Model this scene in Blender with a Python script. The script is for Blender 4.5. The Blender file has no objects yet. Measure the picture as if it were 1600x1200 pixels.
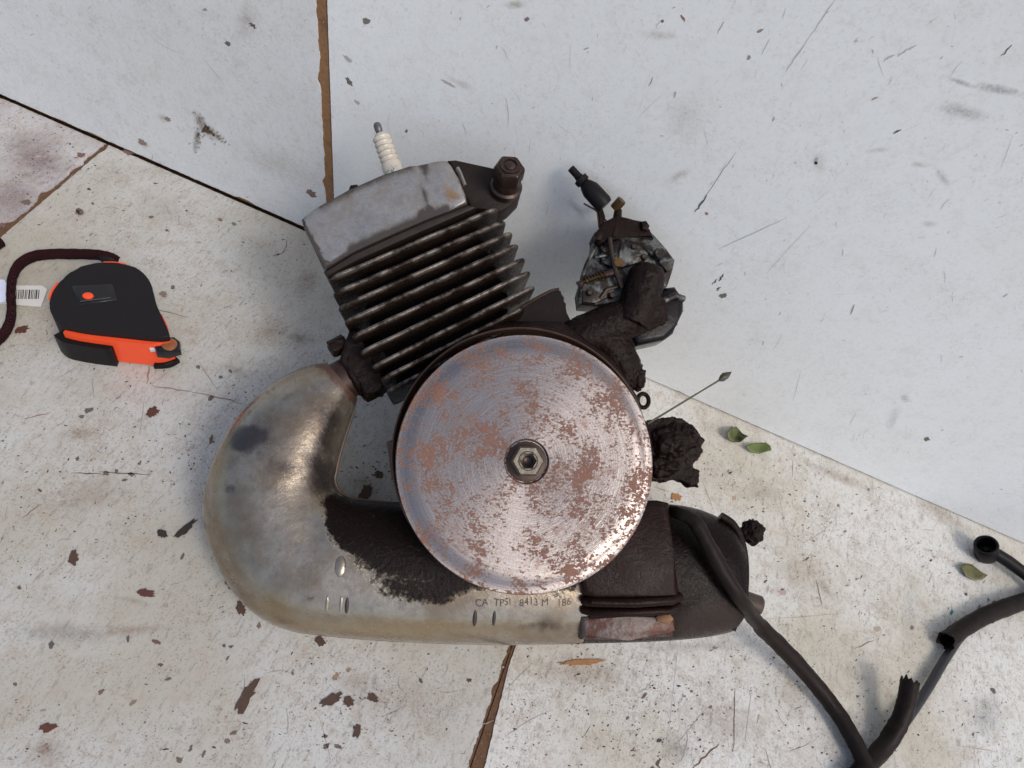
import bpy, bmesh, math, random
import numpy as np
from mathutils import Vector, Matrix, noise as mn

random.seed(7); rng = np.random.default_rng(7)
SC = bpy.context.scene; COL = SC.collection

# ------------------------------------------------------------------ camera
F = 1150.0; H = 0.45                       # focal length in photo pixels, camera height over the floor boards
def nz(v):
    v = np.array(v, float); return v / np.linalg.norm(v)
nn = nz((639, -1460, F)); kk = F * F / (639 ** 2 + 1460 ** 2)
dd = nz((-639 * kk, 1460 * kk, F)); xx = np.cross(dd, nn)
RW = np.array([xx, nn, -dd])               # camera frame -> world frame (x along the wall, y towards it, z up)
CAMP = np.array([0, 0, H])
cam = bpy.data.cameras.new('camera'); camo = bpy.data.objects.new('camera', cam); COL.objects.link(camo)
cr, cu, cb = RW @ np.array([1, 0, 0]), RW @ np.array([0, -1, 0]), RW @ np.array([0, 0, -1.])
M4 = Matrix(((cr[0], cu[0], cb[0], 0), (cr[1], cu[1], cb[1], 0), (cr[2], cu[2], cb[2], H), (0, 0, 0, 1)))
camo.matrix_world = M4
cam.sensor_width = 36; cam.lens = 36 * F / 1600; cam.clip_start = .01; cam.clip_end = 50
cam.dof.use_dof = True; cam.dof.focus_distance = .385; cam.dof.aperture_fstop = 30
SC.camera = camo

# ------------------------------------------------------------------ light
SUN = nz((.50, -.34, .72)); EL = math.asin(SUN[2]); AZ = math.atan2(SUN[0], SUN[1])
W_ = bpy.data.worlds.new('World'); SC.world = W_; W_.use_nodes = True
wn = W_.node_tree; sky = wn.nodes.new('ShaderNodeTexSky'); sky.sky_type = 'NISHITA'; sky.sun_disc = False
sky.sun_elevation = EL; sky.sun_rotation = AZ; sky.air_density = 1.0; sky.dust_density = 3.2; sky.ozone_density = 1.0
bg = wn.nodes['Background']; bg.inputs['Strength'].default_value = .14
wn.links.new(sky.outputs[0], bg.inputs['Color'])
sl = bpy.data.lights.new('sun', 'SUN'); so = bpy.data.objects.new('sun', sl); COL.objects.link(so)
sl.energy = 1.0; sl.angle = math.radians(14); sl.color = (1, .96, .90)
so.rotation_euler = Vector(SUN).to_track_quat('Z', 'Y').to_euler()
SC.view_settings.view_transform = 'Standard'; SC.view_settings.look = 'None'
SC.view_settings.exposure = .20; SC.view_settings.gamma = 1

# ------------------------------------------------------------------ picking points of the place
def ray(px, py): return RW @ np.array([(px - 800) / F, (py - 600) / F, 1.])
def fl(px, py, h=0.0):
    r = ray(px, py); return CAMP + r * ((h - H) / r[2])
WY = .38255
def wl(px, py, off=0.0):
    r = ray(px, py); return CAMP + r * ((WY - off) / r[1])
# engine frame: leaning back, bridging floor and wall
Z0 = .432
_v = np.array([0, 0, -1.]); _up = -dd; _ax = nz(np.cross(_v, _up)); _a = math.radians(9)
NE = _v * math.cos(_a) + np.cross(_ax, _v) * math.sin(_a); NE[0] += .035; NE = nz(NE)
OE = np.array([0, 200 / F, 1]) * Z0
UE = nz(np.array([1, 0, 0]) - NE * NE[0]); VE = np.cross(NE, UE)
def E(px, py, Z=0.0):
    """engine-frame coordinates (metres) of what is seen at (px,py), Z millimetres proud of the engine's middle plane"""
    Z *= .001; r = np.array([(px - 800) / F, (py - 600) / F, 1.])
    P = r * (((OE + NE * Z) @ NE) / (r @ NE)) - OE
    return np.array([P @ UE, P @ VE, Z])
def PX(l):
    P = OE + UE * l[0] + VE * l[1] + NE * l[2]; return 800 + F * P[0] / P[2], 600 + F * P[1] / P[2]
_o, _u, _w, _n = RW @ OE + CAMP, RW @ UE, RW @ VE, RW @ NE
ENG = Matrix(((_u[0], _w[0], _n[0], _o[0]), (_u[1], _w[1], _n[1], _o[1]), (_u[2], _w[2], _n[2], _o[2]), (0, 0, 0, 1)))
def EW(px, py, Z=0.0): return np.array((ENG @ Vector(E(px, py, Z)))[:])
PXM = .000375                              # metres per photo pixel in the engine's plane

# ------------------------------------------------------------------ materials
class NT:
    def __init__(s, name):
        s.m = bpy.data.materials.new(name); s.m.use_nodes = True; s.t = s.m.node_tree; s.t.nodes.clear()
        s.out = s.t.nodes.new('ShaderNodeOutputMaterial'); s.b = s.t.nodes.new('ShaderNodeBsdfPrincipled')
        s.t.links.new(s.b.outputs[0], s.out.inputs[0]); s.co = s.t.nodes.new('ShaderNodeTexCoord').outputs['Object']
    def put(s, i, v):
        if isinstance(v, bpy.types.NodeSocket): s.t.links.new(v, i)
        elif isinstance(v, (tuple, list)) and len(v) == 3 and i.type == 'RGBA': i.default_value = (*v, 1)
        else: i.default_value = v
    def map(s, scale=(1, 1, 1), rot=(0, 0, 0), loc=(0, 0, 0), co=None):
        n = s.t.nodes.new('ShaderNodeMapping'); s.put(n.inputs[0], co or s.co)
        n.inputs['Scale'].default_value = scale; n.inputs['Rotation'].default_value = rot; n.inputs['Location'].default_value = loc
        return n.outputs[0]
    def noise(s, scale, detail=4, rough=.55, co=None, dist=0):
        n = s.t.nodes.new('ShaderNodeTexNoise'); s.put(n.inputs['Vector'], co or s.co)
        n.inputs['Scale'].default_value = scale; n.inputs['Detail'].default_value = detail
        n.inputs['Roughness'].default_value = rough; n.inputs['Distortion'].default_value = dist
        return n.outputs['Fac']
    def vor(s, scale, co=None):
        n = s.t.nodes.new('ShaderNodeTexVoronoi'); s.put(n.inputs['Vector'], co or s.co); n.inputs['Scale'].default_value = scale
        return n.outputs['Distance']
    def math(s, op, a, b=0.0, c=0.0):
        n = s.t.nodes.new('ShaderNodeMath'); n.operation = op
        for i, v in zip(n.inputs, (a, b, c)): s.put(i, v)
        return n.outputs[0]
    def step(s, v, lo, hi, a=0.0, b=1.0):
        n = s.t.nodes.new('ShaderNodeMapRange'); n.interpolation_type = 'SMOOTHSTEP'; s.put(n.inputs[0], v)
        for i, x in zip(n.inputs[1:5], (lo, hi, a, b)): i.default_value = x
        return n.outputs[0]
    def mix(s, f, a, b):
        n = s.t.nodes.new('ShaderNodeMix'); n.data_type = 'RGBA'; s.put(n.inputs[0], f); s.put(n.inputs[6], a); s.put(n.inputs[7], b)
        return n.outputs[2]
    def attr(s, name, col=False):
        n = s.t.nodes.new('ShaderNodeAttribute'); n.attribute_name = name; return n.outputs['Color' if col else 'Fac']
    def set(s, **k):
        for a, v in k.items(): s.put(s.b.inputs[a.replace('_', ' ')], v)
        return s.m
    def bump(s, h, dist=.0005, strength=1.0, nrm=None):
        n = s.t.nodes.new('ShaderNodeBump'); s.put(n.inputs['Height'], h); n.inputs['Distance'].default_value = dist
        n.inputs['Strength'].default_value = strength
        if nrm: s.put(n.inputs['Normal'], nrm)
        s.put(s.b.inputs['Normal'], n.outputs[0]); return n.outputs[0]

def m_board(name, base, dirt, warm):
    n = NT(name)
    big = n.noise(7, 5, .6); mid = n.noise(38, 6, .65); fine = n.noise(330, 4, .7)
    st = n.noise(60, 5, .7, n.map((1, .28, 1), (0, 0, .7)))
    c = n.mix(n.step(big, .40, .66, 0, .75 * dirt), base, tuple(np.array(base) * np.array(warm)))
    c = n.mix(n.math('MULTIPLY', n.step(mid, .5, .74), n.step(fine, .38, .7, 0, .8 * dirt)), c, (.30, .245, .20))
    c = n.mix(n.step(st, .6, .8, 0, .4 * dirt), c, (.36, .33, .30))
    c = n.mix(n.step(n.noise(480, 5, .75, n.map((1, .6, 1), (0, 0, .8))), .48, .74, 0, .62 * dirt), c, (.34, .30, .255)); c = n.mix(n.step(n.noise(90, 7, .75), .46, .68, 0, .55 * dirt), c, (.40, .34, .27))
    gr = n.noise(300, 5, .78, n.map((1, .34, 1), (0, 0, -.95))); c = n.mix(n.step(gr, .53, .66, 0, .62 * dirt), c, (.27, .235, .205))
    g2 = n.noise(720, 3, .7); c = n.mix(n.math('MULTIPLY', n.step(g2, .56, .66, 0, .7 * dirt), n.step(mid, .35, .6)), c, (.20, .17, .15))
    ro = n.step(mid, .3, .7, .42, .62)
    n.bump(n.math('ADD', n.noise(500, 3), n.math('MULTIPLY', mid, 2.)), .00012, .35)
    return n.set(Base_Color=c, Roughness=ro)
M_FLOOR = m_board('shaded_dirty_floor_laminate', (.52, .52, .495), 1.15, (.78, .73, .62))  # base darker than the right board: leftward light falloff put into the colour
M_FLOOR3 = m_board('dirty_white_floor_laminate', (.64, .64, .61), 1.1, (.74, .68, .56))
M_FLOOR2 = m_board('grimy_white_floor_laminate', (.53, .52, .52), 1.5, (.66, .60, .60))
M_WALL = m_board('white_wall_laminate', (.79, .82, .83), .19, (.88, .86, .79))
M_WALL2 = m_board('shaded_white_wall_laminate', (.69, .715, .725), .32, (.84, .80, .75))  # darker base paints the dimmer light on the left of the wall

def m_core(nm, ca, cb2):
    n = NT(nm); g = n.noise(500, 5, .7); b = n.noise(60, 3)
    c = n.mix(g, ca, cb2); c = n.mix(n.step(b, .5, .75, 0, .6), c, (.09, .045, .022))
    n.bump(g, .0008, .8); return n.set(Base_Color=c, Roughness=.85)
M_CORE = m_core('brown_particle_board', (.12, .055, .022), (.38, .21, .10)); M_CORE2 = m_core('dark_brown_particle_board', (.045, .02, .01), (.20, .105, .05))
def m_simple(name, c, rough=.6, metal=0.0, var=.35, scale=200, bump=.0002, spec=.5):
    n = NT(name); f = n.noise(scale, 5, .65)
    col = n.mix(f, tuple(np.array(c) * (1 - var)), tuple(np.minimum(np.array(c) * (1 + var), 1)))
    n.bump(f, bump, .6)
    return n.set(Base_Color=col, Roughness=rough, Metallic=metal, Specular_IOR_Level=spec)
def m_attr(name, rough=.8):
    n = NT(name); return n.set(Base_Color=n.attr('Col', True), Roughness=rough)
M_SPECK = m_attr('dirt_specks')
def m_stain():
    n = NT('soft_stain'); a = n.attr('alpha'); nz_ = n.noise(170, 6, .7); n2 = n.noise(700, 3, .6)
    f = n.math('MULTIPLY', n.step(n.math('ADD', a, n.math('MULTIPLY', n.math('SUBTRACT', nz_, .5), 1.3)), .15, 1.2), n.step(n2, .3, .6, .5, 1))
    f = n.math('MULTIPLY', f, n.math('MULTIPLY', n.attr('strength'), .75)); n.set(Base_Color=n.attr('Col', True), Roughness=.75)
    t = n.t.nodes.new('ShaderNodeBsdfTransparent'); mx = n.t.nodes.new('ShaderNodeMixShader')
    n.put(mx.inputs[0], f); n.t.links.new(t.outputs[0], mx.inputs[1]); n.t.links.new(n.b.outputs[0], mx.inputs[2])
    n.t.links.new(mx.outputs[0], n.out.inputs[0]); return n.m
M_STAIN = m_stain()
def m_grease(name='black_grease', c=(.0070, .0036, .0029), rough=(.12, .42), bump=.0009, dust=.25, spec=.11):
    n = NT(name); a = n.noise(420, 5, .7); b = n.noise(90, 5, .6); f = n.noise(1400, 3, .6)
    col = n.mix(b, c, tuple(np.array(c) * 2.1)); col = n.mix(n.step(f, .6, .78, 0, dust), col, (.05, .032, .022))
    n.bump(n.math('ADD', a, n.math('MULTIPLY', b, 1.4)), bump, .7)
    return n.set(Base_Color=col, Roughness=n.step(b, .35, .65, *rough), Specular_IOR_Level=spec)
M_GREASE = m_grease()
M_GREASE_WET = m_grease('wet_black_oil', (.004, .0035, .0045), (.06, .22), .0004, .1, .16)
M_BROWN_GREASE = m_grease('brown_oily_paint', (.0085, .0036, .0028), (.12, .36), .0005, .2, .10)
M_RUBBER = m_simple('black_rubber', (.009, .008, .0085), .45, 0, .25, 500, .00008, .15)
M_SHEATH = m_simple('worn_black_sheath', (.0125, .0078, .0066), .5, 0, .4, 260, .0003, .14)
M_WIRE = m_simple('bluish_black_wire', (.010, .010, .014), .3, 0, .3, 300, .0001)
M_DARKSTEEL = m_simple('oily_dark_steel', (.06, .04, .033), .33, .75, .5, 260, .0004)
M_BRASS = m_simple('tarnished_brass', (.11, .06, .022), .35, .8, .4, 300)
M_STEEL = m_simple('worn_steel', (.46, .44, .40), .32, .95, .3, 300, .0002)
M_ORANGE = m_simple('orange_plastic', (.85, .082, .02), .42, 0, .06, 200, .00004)
M_CASE = m_simple('charcoal_rubber_case', (.014, .0125, .0135), .6, 0, .2, 700, .0001, .15)
M_PANELBLK = m_simple('gloss_black_plastic', (.010, .010, .011), .22, 0, .2, 200, .00003)
M_TAG = m_simple('paper_tag', (.62, .61, .58), .6, 0, .06, 120, .00004)
M_BLUETAG = m_simple('blue_white_tag', (.62, .66, .80), .6, 0, .12, 120, .00004)
M_INK = m_simple('black_ink', (.03, .03, .03), .6, 0, .1)
M_GREENINK = m_simple('green_ink', (.05, .22, .20), .6, 0, .3, 900)
M_STAMP = m_simple('dark_stamp', (.035, .028, .024), .5, .2, .3, 900)

def m_strap():
    n = NT('braided_maroon_strap'); w = n.t.nodes.new('ShaderNodeTexWave'); n.put(w.inputs['Vector'], n.co); w.inputs['Scale'].default_value = 520
    w.bands_direction = 'DIAGONAL'; w.inputs['Distortion'].default_value = 1.5
    c = n.mix(w.outputs['Fac'], (.010, .006, .010), (.05, .012, .012)); n.bump(w.outputs['Fac'], .0006, .9)
    return n.set(Base_Color=c, Roughness=.8, Specular_IOR_Level=.1)
M_STRAP = m_strap()
def m_alu():
    n = NT('grey_cast_aluminium'); g = n.noise(900, 3, .6); b = n.noise(55, 5, .6); st = n.attr('stain')
    c = n.mix(g, (.24, .232, .22), (.43, .42, .40)); c = n.mix(n.step(n.noise(130, 6, .7), .42, .66, 0, .6), c, (.25, .225, .20)); c = n.mix(n.step(b, .46, .72, 0, .5), c, (.20, .165, .135))
    k = n.step(n.math('ADD', st, n.math('MULTIPLY', n.math('SUBTRACT', n.noise(170, 5, .7), .5), .8)), .25, 1.0, 0, .92)
    c = n.mix(k, c, (.030, .021, .016)); o = n.step(n.math('ADD', n.attr('rust'), n.math('MULTIPLY', n.math('SUBTRACT', n.noise(260, 5, .7), .5), 1.2)), .4, .9, 0, .8)
    c = n.mix(o, c, (.36, .19, .07)); n.bump(n.math('ADD', n.math('MULTIPLY', g, .35), b), .0005, .4)
    me = n.math('SUBTRACT', .72, n.math('MULTIPLY', k, .6))
    return n.set(Base_Color=c, Roughness=n.step(b, .3, .7, .30, .46), Metallic=me)
M_ALU = m_alu()
def m_fin():
    n = NT('oily_fin_metal'); a = n.noise(240, 5, .7); b = n.noise(70, 4, .6, n.map((1, 1, .5)))
    z = n.t.nodes.new('ShaderNodeSeparateXYZ'); n.put(z.inputs[0], n.co)
    edge = n.step(z.outputs['Z'], .026, .0325); w = n.math('MULTIPLY', edge, n.step(n.math('ADD', n.math('MULTIPLY', a, .6), n.math('MULTIPLY', b, 1.1)), .72, 1.05))
    c = n.mix(b, (.0075, .0048, .004), (.028, .018, .014)); c = n.mix(w, c, (.205, .18, .158))
    n.bump(n.math('ADD', a, b), .0008, .8)
    return n.set(Base_Color=c, Roughness=n.step(a, .3, .7, .20, .45), Specular_IOR_Level=.12, Metallic=n.math('ADD', .0, n.math('MULTIPLY', w, .6)))
M_FIN = m_fin()
def m_muffler():
    n = NT('aged_chrome_muffler'); a = n.noise(36, 5, .6); b = n.noise(190, 5, .65); f = n.noise(900, 3, .6)
    c = n.mix(n.step(a, .35, .68), (.335, .30, .245), (.225, .175, .12)); c = n.mix(n.step(b, .46, .72, 0, .6), c, (.19, .155, .125)); c = n.mix(n.step(n.noise(420, 5, .75), .5, .7, 0, .45), c, (.22, .18, .145))
    c = n.mix(n.step(f, .64, .76, 0, .5), c, (.12, .085, .06))
    y = n.step(n.math('ADD', n.attr('yellow'), n.math('MULTIPLY', n.math('SUBTRACT', b, .5), .5)), .3, .9, 0, .75); c = n.mix(y, c, (.34, .26, .15))
    r = n.step(n.math('ADD', n.attr('rust'), n.math('MULTIPLY', n.math('SUBTRACT', b, .5), 1.3)), .4, .8, 0, .9); c = n.mix(r, c, (.065, .027, .017))
    s = n.step(n.math('ADD', n.attr('smoke_reflection'), n.math('ADD', n.math('MULTIPLY', n.math('SUBTRACT', a, .5), 1.0), n.math('MULTIPLY', n.math('SUBTRACT', n.noise(150, 6, .75), .5), 1.1))), .35, 1.0, 0, .85); c = n.mix(s, c, (.055, .047, .05))
    sp = n.math('ADD', n.attr('grease'), n.math('MULTIPLY', n.math('SUBTRACT', n.noise(300, 6, .75), .5), .75))
    g = n.step(sp, .42, .58); gc = n.mix(n.step(f, .6, .74, 0, .45), (.0080, .0042, .0032), (.09, .06, .038)); c = n.mix(g, c, gc)
    h = n.math('ADD', n.math('MULTIPLY', n.noise(230, 6, .72), .42), n.math('MULTIPLY', n.math('MULTIPLY', g, n.noise(420, 5, .7)), 1.1)); n.bump(h, .0007, .8)
    ro = n.math('ADD', n.step(n.noise(130, 6, .75), .35, .65, .07, .30), n.math('MULTIPLY', r, .25))
    return n.set(Base_Color=c, Roughness=n.math('MULTIPLY', ro, n.math('SUBTRACT', 1, n.math('MULTIPLY', g, .25))), Specular_IOR_Level=n.math('SUBTRACT', .5, n.math('MULTIPLY', g, .38)), Metallic=n.math('MULTIPLY', n.math('SUBTRACT', 1, n.math('MAXIMUM', g, r)), .7))
M_MUF = m_muffler()
def m_fly():
    n = NT('rusty_turned_steel'); sx = n.t.nodes.new('ShaderNodeSeparateXYZ'); n.put(sx.inputs[0], n.co)
    r = n.math('SQRT', n.math('ADD', n.math('MULTIPLY', sx.outputs[0], sx.outputs[0]), n.math('MULTIPLY', sx.outputs[1], sx.outputs[1])))
    an = n.math('ARCTAN2', sx.outputs[1], sx.outputs[0])
    cb_ = n.t.nodes.new('ShaderNodeCombineXYZ'); n.put(cb_.inputs[0], n.math('MULTIPLY', r, 900.)); n.put(cb_.inputs[1], n.math('MULTIPLY', an, 1.6))
    rings = n.noise(1.0, 5, .75, cb_.outputs[0])
    big = n.noise(48, 4, .6); fine = n.noise(430, 6, .74, n.map((1, 1.9, 1), (0, 0, .7))); vf = n.noise(800, 3, .6)
    dens = n.attr('density')
    c3 = n.t.nodes.new('ShaderNodeCombineXYZ'); ri = n.math('MAXIMUM', r, .002)
    n.put(c3.inputs[0], n.math('MULTIPLY', n.math('DIVIDE', sx.outputs[0], ri), 7.5)); n.put(c3.inputs[1], n.math('MULTIPLY', n.math('DIVIDE', sx.outputs[1], ri), 7.5)); n.put(c3.inputs[2], n.math('MULTIPLY', r, 420.))
    arc = n.noise(1.0, 6, .7, c3.outputs[0])
    rk = n.math('ADD', n.math('ADD', n.math('MULTIPLY', big, .85), n.math('ADD', n.math('MULTIPLY', fine, .85), n.math('MULTIPLY', arc, .50))), n.math('ADD', dens, n.math('MULTIPLY', vf, .45)))
    rust = n.step(rk, 1.375, 1.45, 0, .93); soft = n.math('ADD', n.math('ADD', n.math('MULTIPLY', n.noise(75, 5, .65), 1.2), n.math('MULTIPLY', fine, .55)), n.math('MULTIPLY', dens, 1.5))
    halo = n.math('MAXIMUM', n.step(rk, 1.27, 1.42, 0, .6), n.step(soft, .90, 1.16, 0, .72))
    base = n.mix(n.step(rings, .35, .7), (.58, .59, .60), (.84, .845, .84))
    base = n.mix(halo, base, (.46, .20, .085))
    rc = n.mix(n.noise(150, 4, .6), (.33, .065, .020), (.64, .22, .065)); rc = n.mix(n.step(vf, .58, .7, 0, .3), rc, (.12, .03, .02))
    c = n.mix(rust, base, rc)
    dk = n.step(n.math('ADD', n.attr('dark'), n.math('MULTIPLY', n.math('SUBTRACT', fine, .5), .9)), .45, .8, 0, .75); c = n.mix(dk, c, (.13, .095, .085))
    scr = n.step(rings, .58, .70, 0, .55); c = n.mix(n.math('MULTIPLY', n.math('MULTIPLY', scr, n.math('SUBTRACT', 1, rust)), n.step(r, .045, .062)), c, (.20, .13, .09))
    t = n.t.nodes.new('ShaderNodeTangent'); t.direction_type = 'RADIAL'; t.axis = 'Z'; n.put(n.b.inputs['Tangent'], t.outputs[0])
    n.bump(n.math('ADD', n.math('MULTIPLY', rust, .8), n.math('ADD', n.math('MULTIPLY', rings, .5), n.math('MULTIPLY', vf, .3))), .00022, .7)
    return n.set(Base_Color=c, Metallic=n.math('MULTIPLY', .78, n.math('MULTIPLY', n.math('SUBTRACT', 1, rust), n.math('SUBTRACT', 1, n.math('MULTIPLY', halo, .7)))), Roughness=n.math('ADD', .27, n.math('MULTIPLY', rust, .4)), Specular_IOR_Level=.2, Anisotropic=.75)
M_FLY = m_fly()
M_RIM = m_simple('brown_rusty_rim', (.10, .058, .042), .5, .35, .5, 200, .0003)
def m_carb():
    n = NT('dirty_zinc_carburettor'); a = n.noise(120, 5, .65); b = n.noise(420, 5, .7)
    c = n.mix(b, (.045, .05, .05), (.135, .145, .14)); c = n.mix(n.step(a, .42, .56), c, (.016, .011, .009)); n.bump(b, .0006, .7)
    return n.set(Base_Color=c, Roughness=.38, Metallic=.55)
M_CARB = m_carb()
def m_cream():
    n = NT('dirty_cream_ceramic'); a = n.noise(160, 5, .7)
    c = n.mix(n.step(a, .52, .75, 0, .75), (.54, .50, .42), (.20, .135, .10)); return n.set(Base_Color=c, Roughness=.3)
M_CREAM = m_cream()
def m_tailplate():
    n = NT('scuffed_rusty_plate'); a = n.noise(90, 5, .65); b = n.noise(300, 5, .7)
    c = n.mix(b, (.06, .044, .04), (.15, .12, .11)); c = n.mix(n.step(a, .45, .58), c, (.07, .026, .017)); n.bump(b, .0006, .7)
    return n.set(Base_Color=c, Roughness=.42, Metallic=.4)
M_TPLATE = m_tailplate()
def m_tail():
    n = NT('oily_brown_tail'); b = n.noise(60, 5, .65); f = n.noise(500, 4, .7)
    c = n.mix(n.step(n.math('ADD', n.attr('dusty'), n.math('MULTIPLY', n.math('SUBTRACT', b, .5), .8)), .3, .9), (.0070, .0036, .0028), (.034, .025, .021))
    n.bump(n.math('ADD', f, n.math('MULTIPLY', b, 2.)), .0006, .6); return n.set(Base_Color=c, Roughness=n.step(f, .3, .7, .16, .42), Metallic=0.0, Specular_IOR_Level=.10)
M_TAIL = m_tail()
def m_leaf(name, a, b):
    n = NT(name); c = n.mix(n.noise(150, 4, .6), a, b); return n.set(Base_Color=c, Roughness=.5)
M_LEAF1 = m_leaf('olive_leaf', (.035, .045, .012), (.13, .14, .045)); M_LEAF2 = m_leaf('fresh_green_leaf', (.06, .11, .018), (.13, .15, .04))
M_LEAF3 = m_leaf('browning_leaf', (.07, .045, .02), (.17, .19, .07)); M_STALK = m_leaf('grey_green_stalk', (.035, .038, .02), (.07, .07, .04))
M_FLAKE = m_simple('brown_rust_flake', (.075, .042, .028), .8, 0, .5, 600, .0004)
M_FLAKE2 = m_simple('reddish_rust_flake', (.095, .032, .022), .8, 0, .4, 600, .0004)
M_FLAKE3 = m_simple('orange_brown_splinter', (.34, .17, .07), .8, 0, .4, 500, .0004)
M_FLAKE4 = m_simple('black_grease_crumb', (.03, .02, .018), .7, 0, .5, 600, .0004)

# ------------------------------------------------------------------ mesh helpers
def link(name, bm, mat, parent=None, smooth=True, ang=40):
    me = bpy.data.meshes.new(name); bmesh.ops.recalc_face_normals(bm, faces=bm.faces); bm.to_mesh(me); bm.free()
    for m in (mat if isinstance(mat, (list, tuple)) else [mat]): me.materials.append(m)
    o = bpy.data.objects.new(name, me); COL.objects.link(o)
    if parent: o.parent = parent
    if smooth:
        for p in me.polygons: p.use_smooth = True
        me.set_sharp_from_angle(angle=math.radians(ang))
    return o
def thing(name, label, cat, mat=None, group=None):
    o = bpy.data.objects.new(name, None); COL.objects.link(o); o.empty_display_size = .02; tag(o, label, cat, group)
    if mat is not None: o.matrix_world = mat
    return o
def tag(o, label=None, cat=None, group=None, kind=None):
    for k, v in (('label', label), ('category', cat), ('group', group), ('kind', kind)):
        if v: o[k] = v
    return o
def prism(bm, pts, nrm, depth, bev=0.0, seg=2):
    """polygon of 3-D points is the front; its back lies depth behind along -nrm; bev rounds the front edges"""
    n = Vector(nrm).normalized(); f = [bm.verts.new(Vector(p)) for p in pts]; b = [bm.verts.new(Vector(p) - n * depth) for p in pts]
    k = len(pts); ff = bm.faces.new(f); bm.faces.new(b[::-1])
    for i in range(k): bm.faces.new((f[i], b[i], b[(i + 1) % k], f[(i + 1) % k]))
    if bev: bmesh.ops.bevel(bm, geom=list(ff.edges), offset=bev, segments=seg, affect='EDGES', profile=.5, clamp_overlap=True)
def eprism(bm, px, z1, z0, bev=0.0, seg=2): prism(bm, [E(x, y, z1) for x, y in px], (0, 0, 1), (z1 - z0) * .001, bev, seg)
def ragged(px, step=6, amp=2.0, seed=0, closed=True):
    out = []; r = random.Random(seed); k = len(px)
    for i in range(k if closed else k - 1):
        a, b = np.array(px[i], float), np.array(px[(i + 1) % k], float); L = np.linalg.norm(b - a); m = max(1, int(L / step))
        for j in range(m): out.append(tuple(a + (b - a) * j / m + (np.array([r.gauss(0, amp), r.gauss(0, amp)]) if j else 0)))
    if not closed: out.append(tuple(px[-1]))
    return out
def cr_(P, t):
    P = np.array(P, float); k = len(P) - 1; i = min(int(t), k - 1); u = t - i
    a, b, c, d = P[max(i - 1, 0)], P[i], P[i + 1], P[min(i + 2, k)]
    return .5 * (2 * b + (c - a) * u + (2 * a - 5 * b + 4 * c - d) * u * u + (3 * b - a - 3 * c + d) * u ** 3)
def spline(P, n):
    k = len(P) - 1; return [cr_(P, k * i / n) for i in range(n + 1)]
def tube(bm, pts, rad, seg=12, cap=True, flat=1.0, up=None, jit=0.0, seed=0, ragend=0.0):
    pts = [Vector(p) for p in pts]; k = len(pts); rad = rad if hasattr(rad, '__len__') else [rad] * k; rings = []; r = random.Random(seed)
    prev = None
    for i, p in enumerate(pts):
        d = (pts[min(i + 1, k - 1)] - pts[max(i - 1, 0)]).normalized()
        ref = Vector(up) if up is not None else (prev if prev is not None else (Vector((0, 0, 1)) if abs(d.z) < .9 else Vector((1, 0, 0))))
        a = (ref - d * ref.dot(d)).normalized(); b = d.cross(a); prev = a; ring = []
        for s in range(seg):
            t = 2 * math.pi * s / seg; q = rad[i] * (1 + jit * r.gauss(0, 1)); v = p + a * (math.cos(t) * q) + b * (math.sin(t) * q * flat)
            if ragend and i in (0, k - 1): v += d * ragend * r.uniform(-1, 1) * (1 if s % 2 else .5)
            ring.append(bm.verts.new(v))
        rings.append(ring)
    for A, B in zip(rings, rings[1:]):
        for s in range(seg): bm.faces.new((A[s], A[(s + 1) % seg], B[(s + 1) % seg], B[s]))
    if cap: bm.faces.new(rings[0][::-1]); bm.faces.new(rings[-1])
    return rings
def lathe(bm, prof, c=(0, 0, 0), ax=(0, 0, 1), seg=48, capend=True):
    """profile [(radius, height)] turned about ax through c"""
    ax = Vector(ax).normalized(); q = Vector((0, 0, 1)).rotation_difference(ax); c = Vector(c); R = []
    for r, h in prof: R.append([bm.verts.new(c + q @ Vector((r * math.cos(2 * math.pi * s / seg), r * math.sin(2 * math.pi * s / seg), h))) for s in range(seg)])
    for A, B in zip(R, R[1:]):
        for s in range(seg): bm.faces.new((A[s], A[(s + 1) % seg], B[(s + 1) % seg], B[s]))
    if capend:
        if prof[0][0] > 1e-6: bm.faces.new(R[0][::-1])
        if prof[-1][0] > 1e-6: bm.faces.new(R[-1])
    bmesh.ops.remove_doubles(bm, verts=bm.verts, dist=1e-7)
def rough_mods(o, voxel=.0007, amp=.0012, size=.004, seed=0):
    rm = o.modifiers.new('remesh', 'REMESH'); rm.mode = 'VOXEL'; rm.voxel_size = voxel; rm.use_smooth_shade = True
    for a, s in ((amp * .42, size), (amp * .38, size * .22)):
        t = bpy.data.textures.new('grime', 'CLOUDS'); t.noise_scale = s; t.noise_depth = 3
        d = o.modifiers.new('displace', 'DISPLACE'); d.texture = t; d.strength = a * 2; d.mid_level = .5; d.texture_coords = 'LOCAL'
def lump(bm, c, r, amp=.35, freq=2.2, sub=4, sq=(1, 1, 1), seed=0):
    g = bmesh.ops.create_icosphere(bm, subdivisions=sub, radius=1)
    for v in g['verts']:
        n = v.co.normalized(); k = 1 + amp * mn.fractal(n * freq + Vector((seed * 7.3, 0, 0)), .8, 2.2, 4)
        v.co = Vector(c) + Vector((n.x * sq[0], n.y * sq[1], n.z * sq[2])) * r * k
def paint(o, name, fn):
    a = o.data.attributes.new(name, 'FLOAT', 'POINT')
    for i, v in enumerate(o.data.vertices): a.data[i].value = float(fn(*PX(o.matrix_local @ v.co if o.location.length else v.co)))
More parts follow.
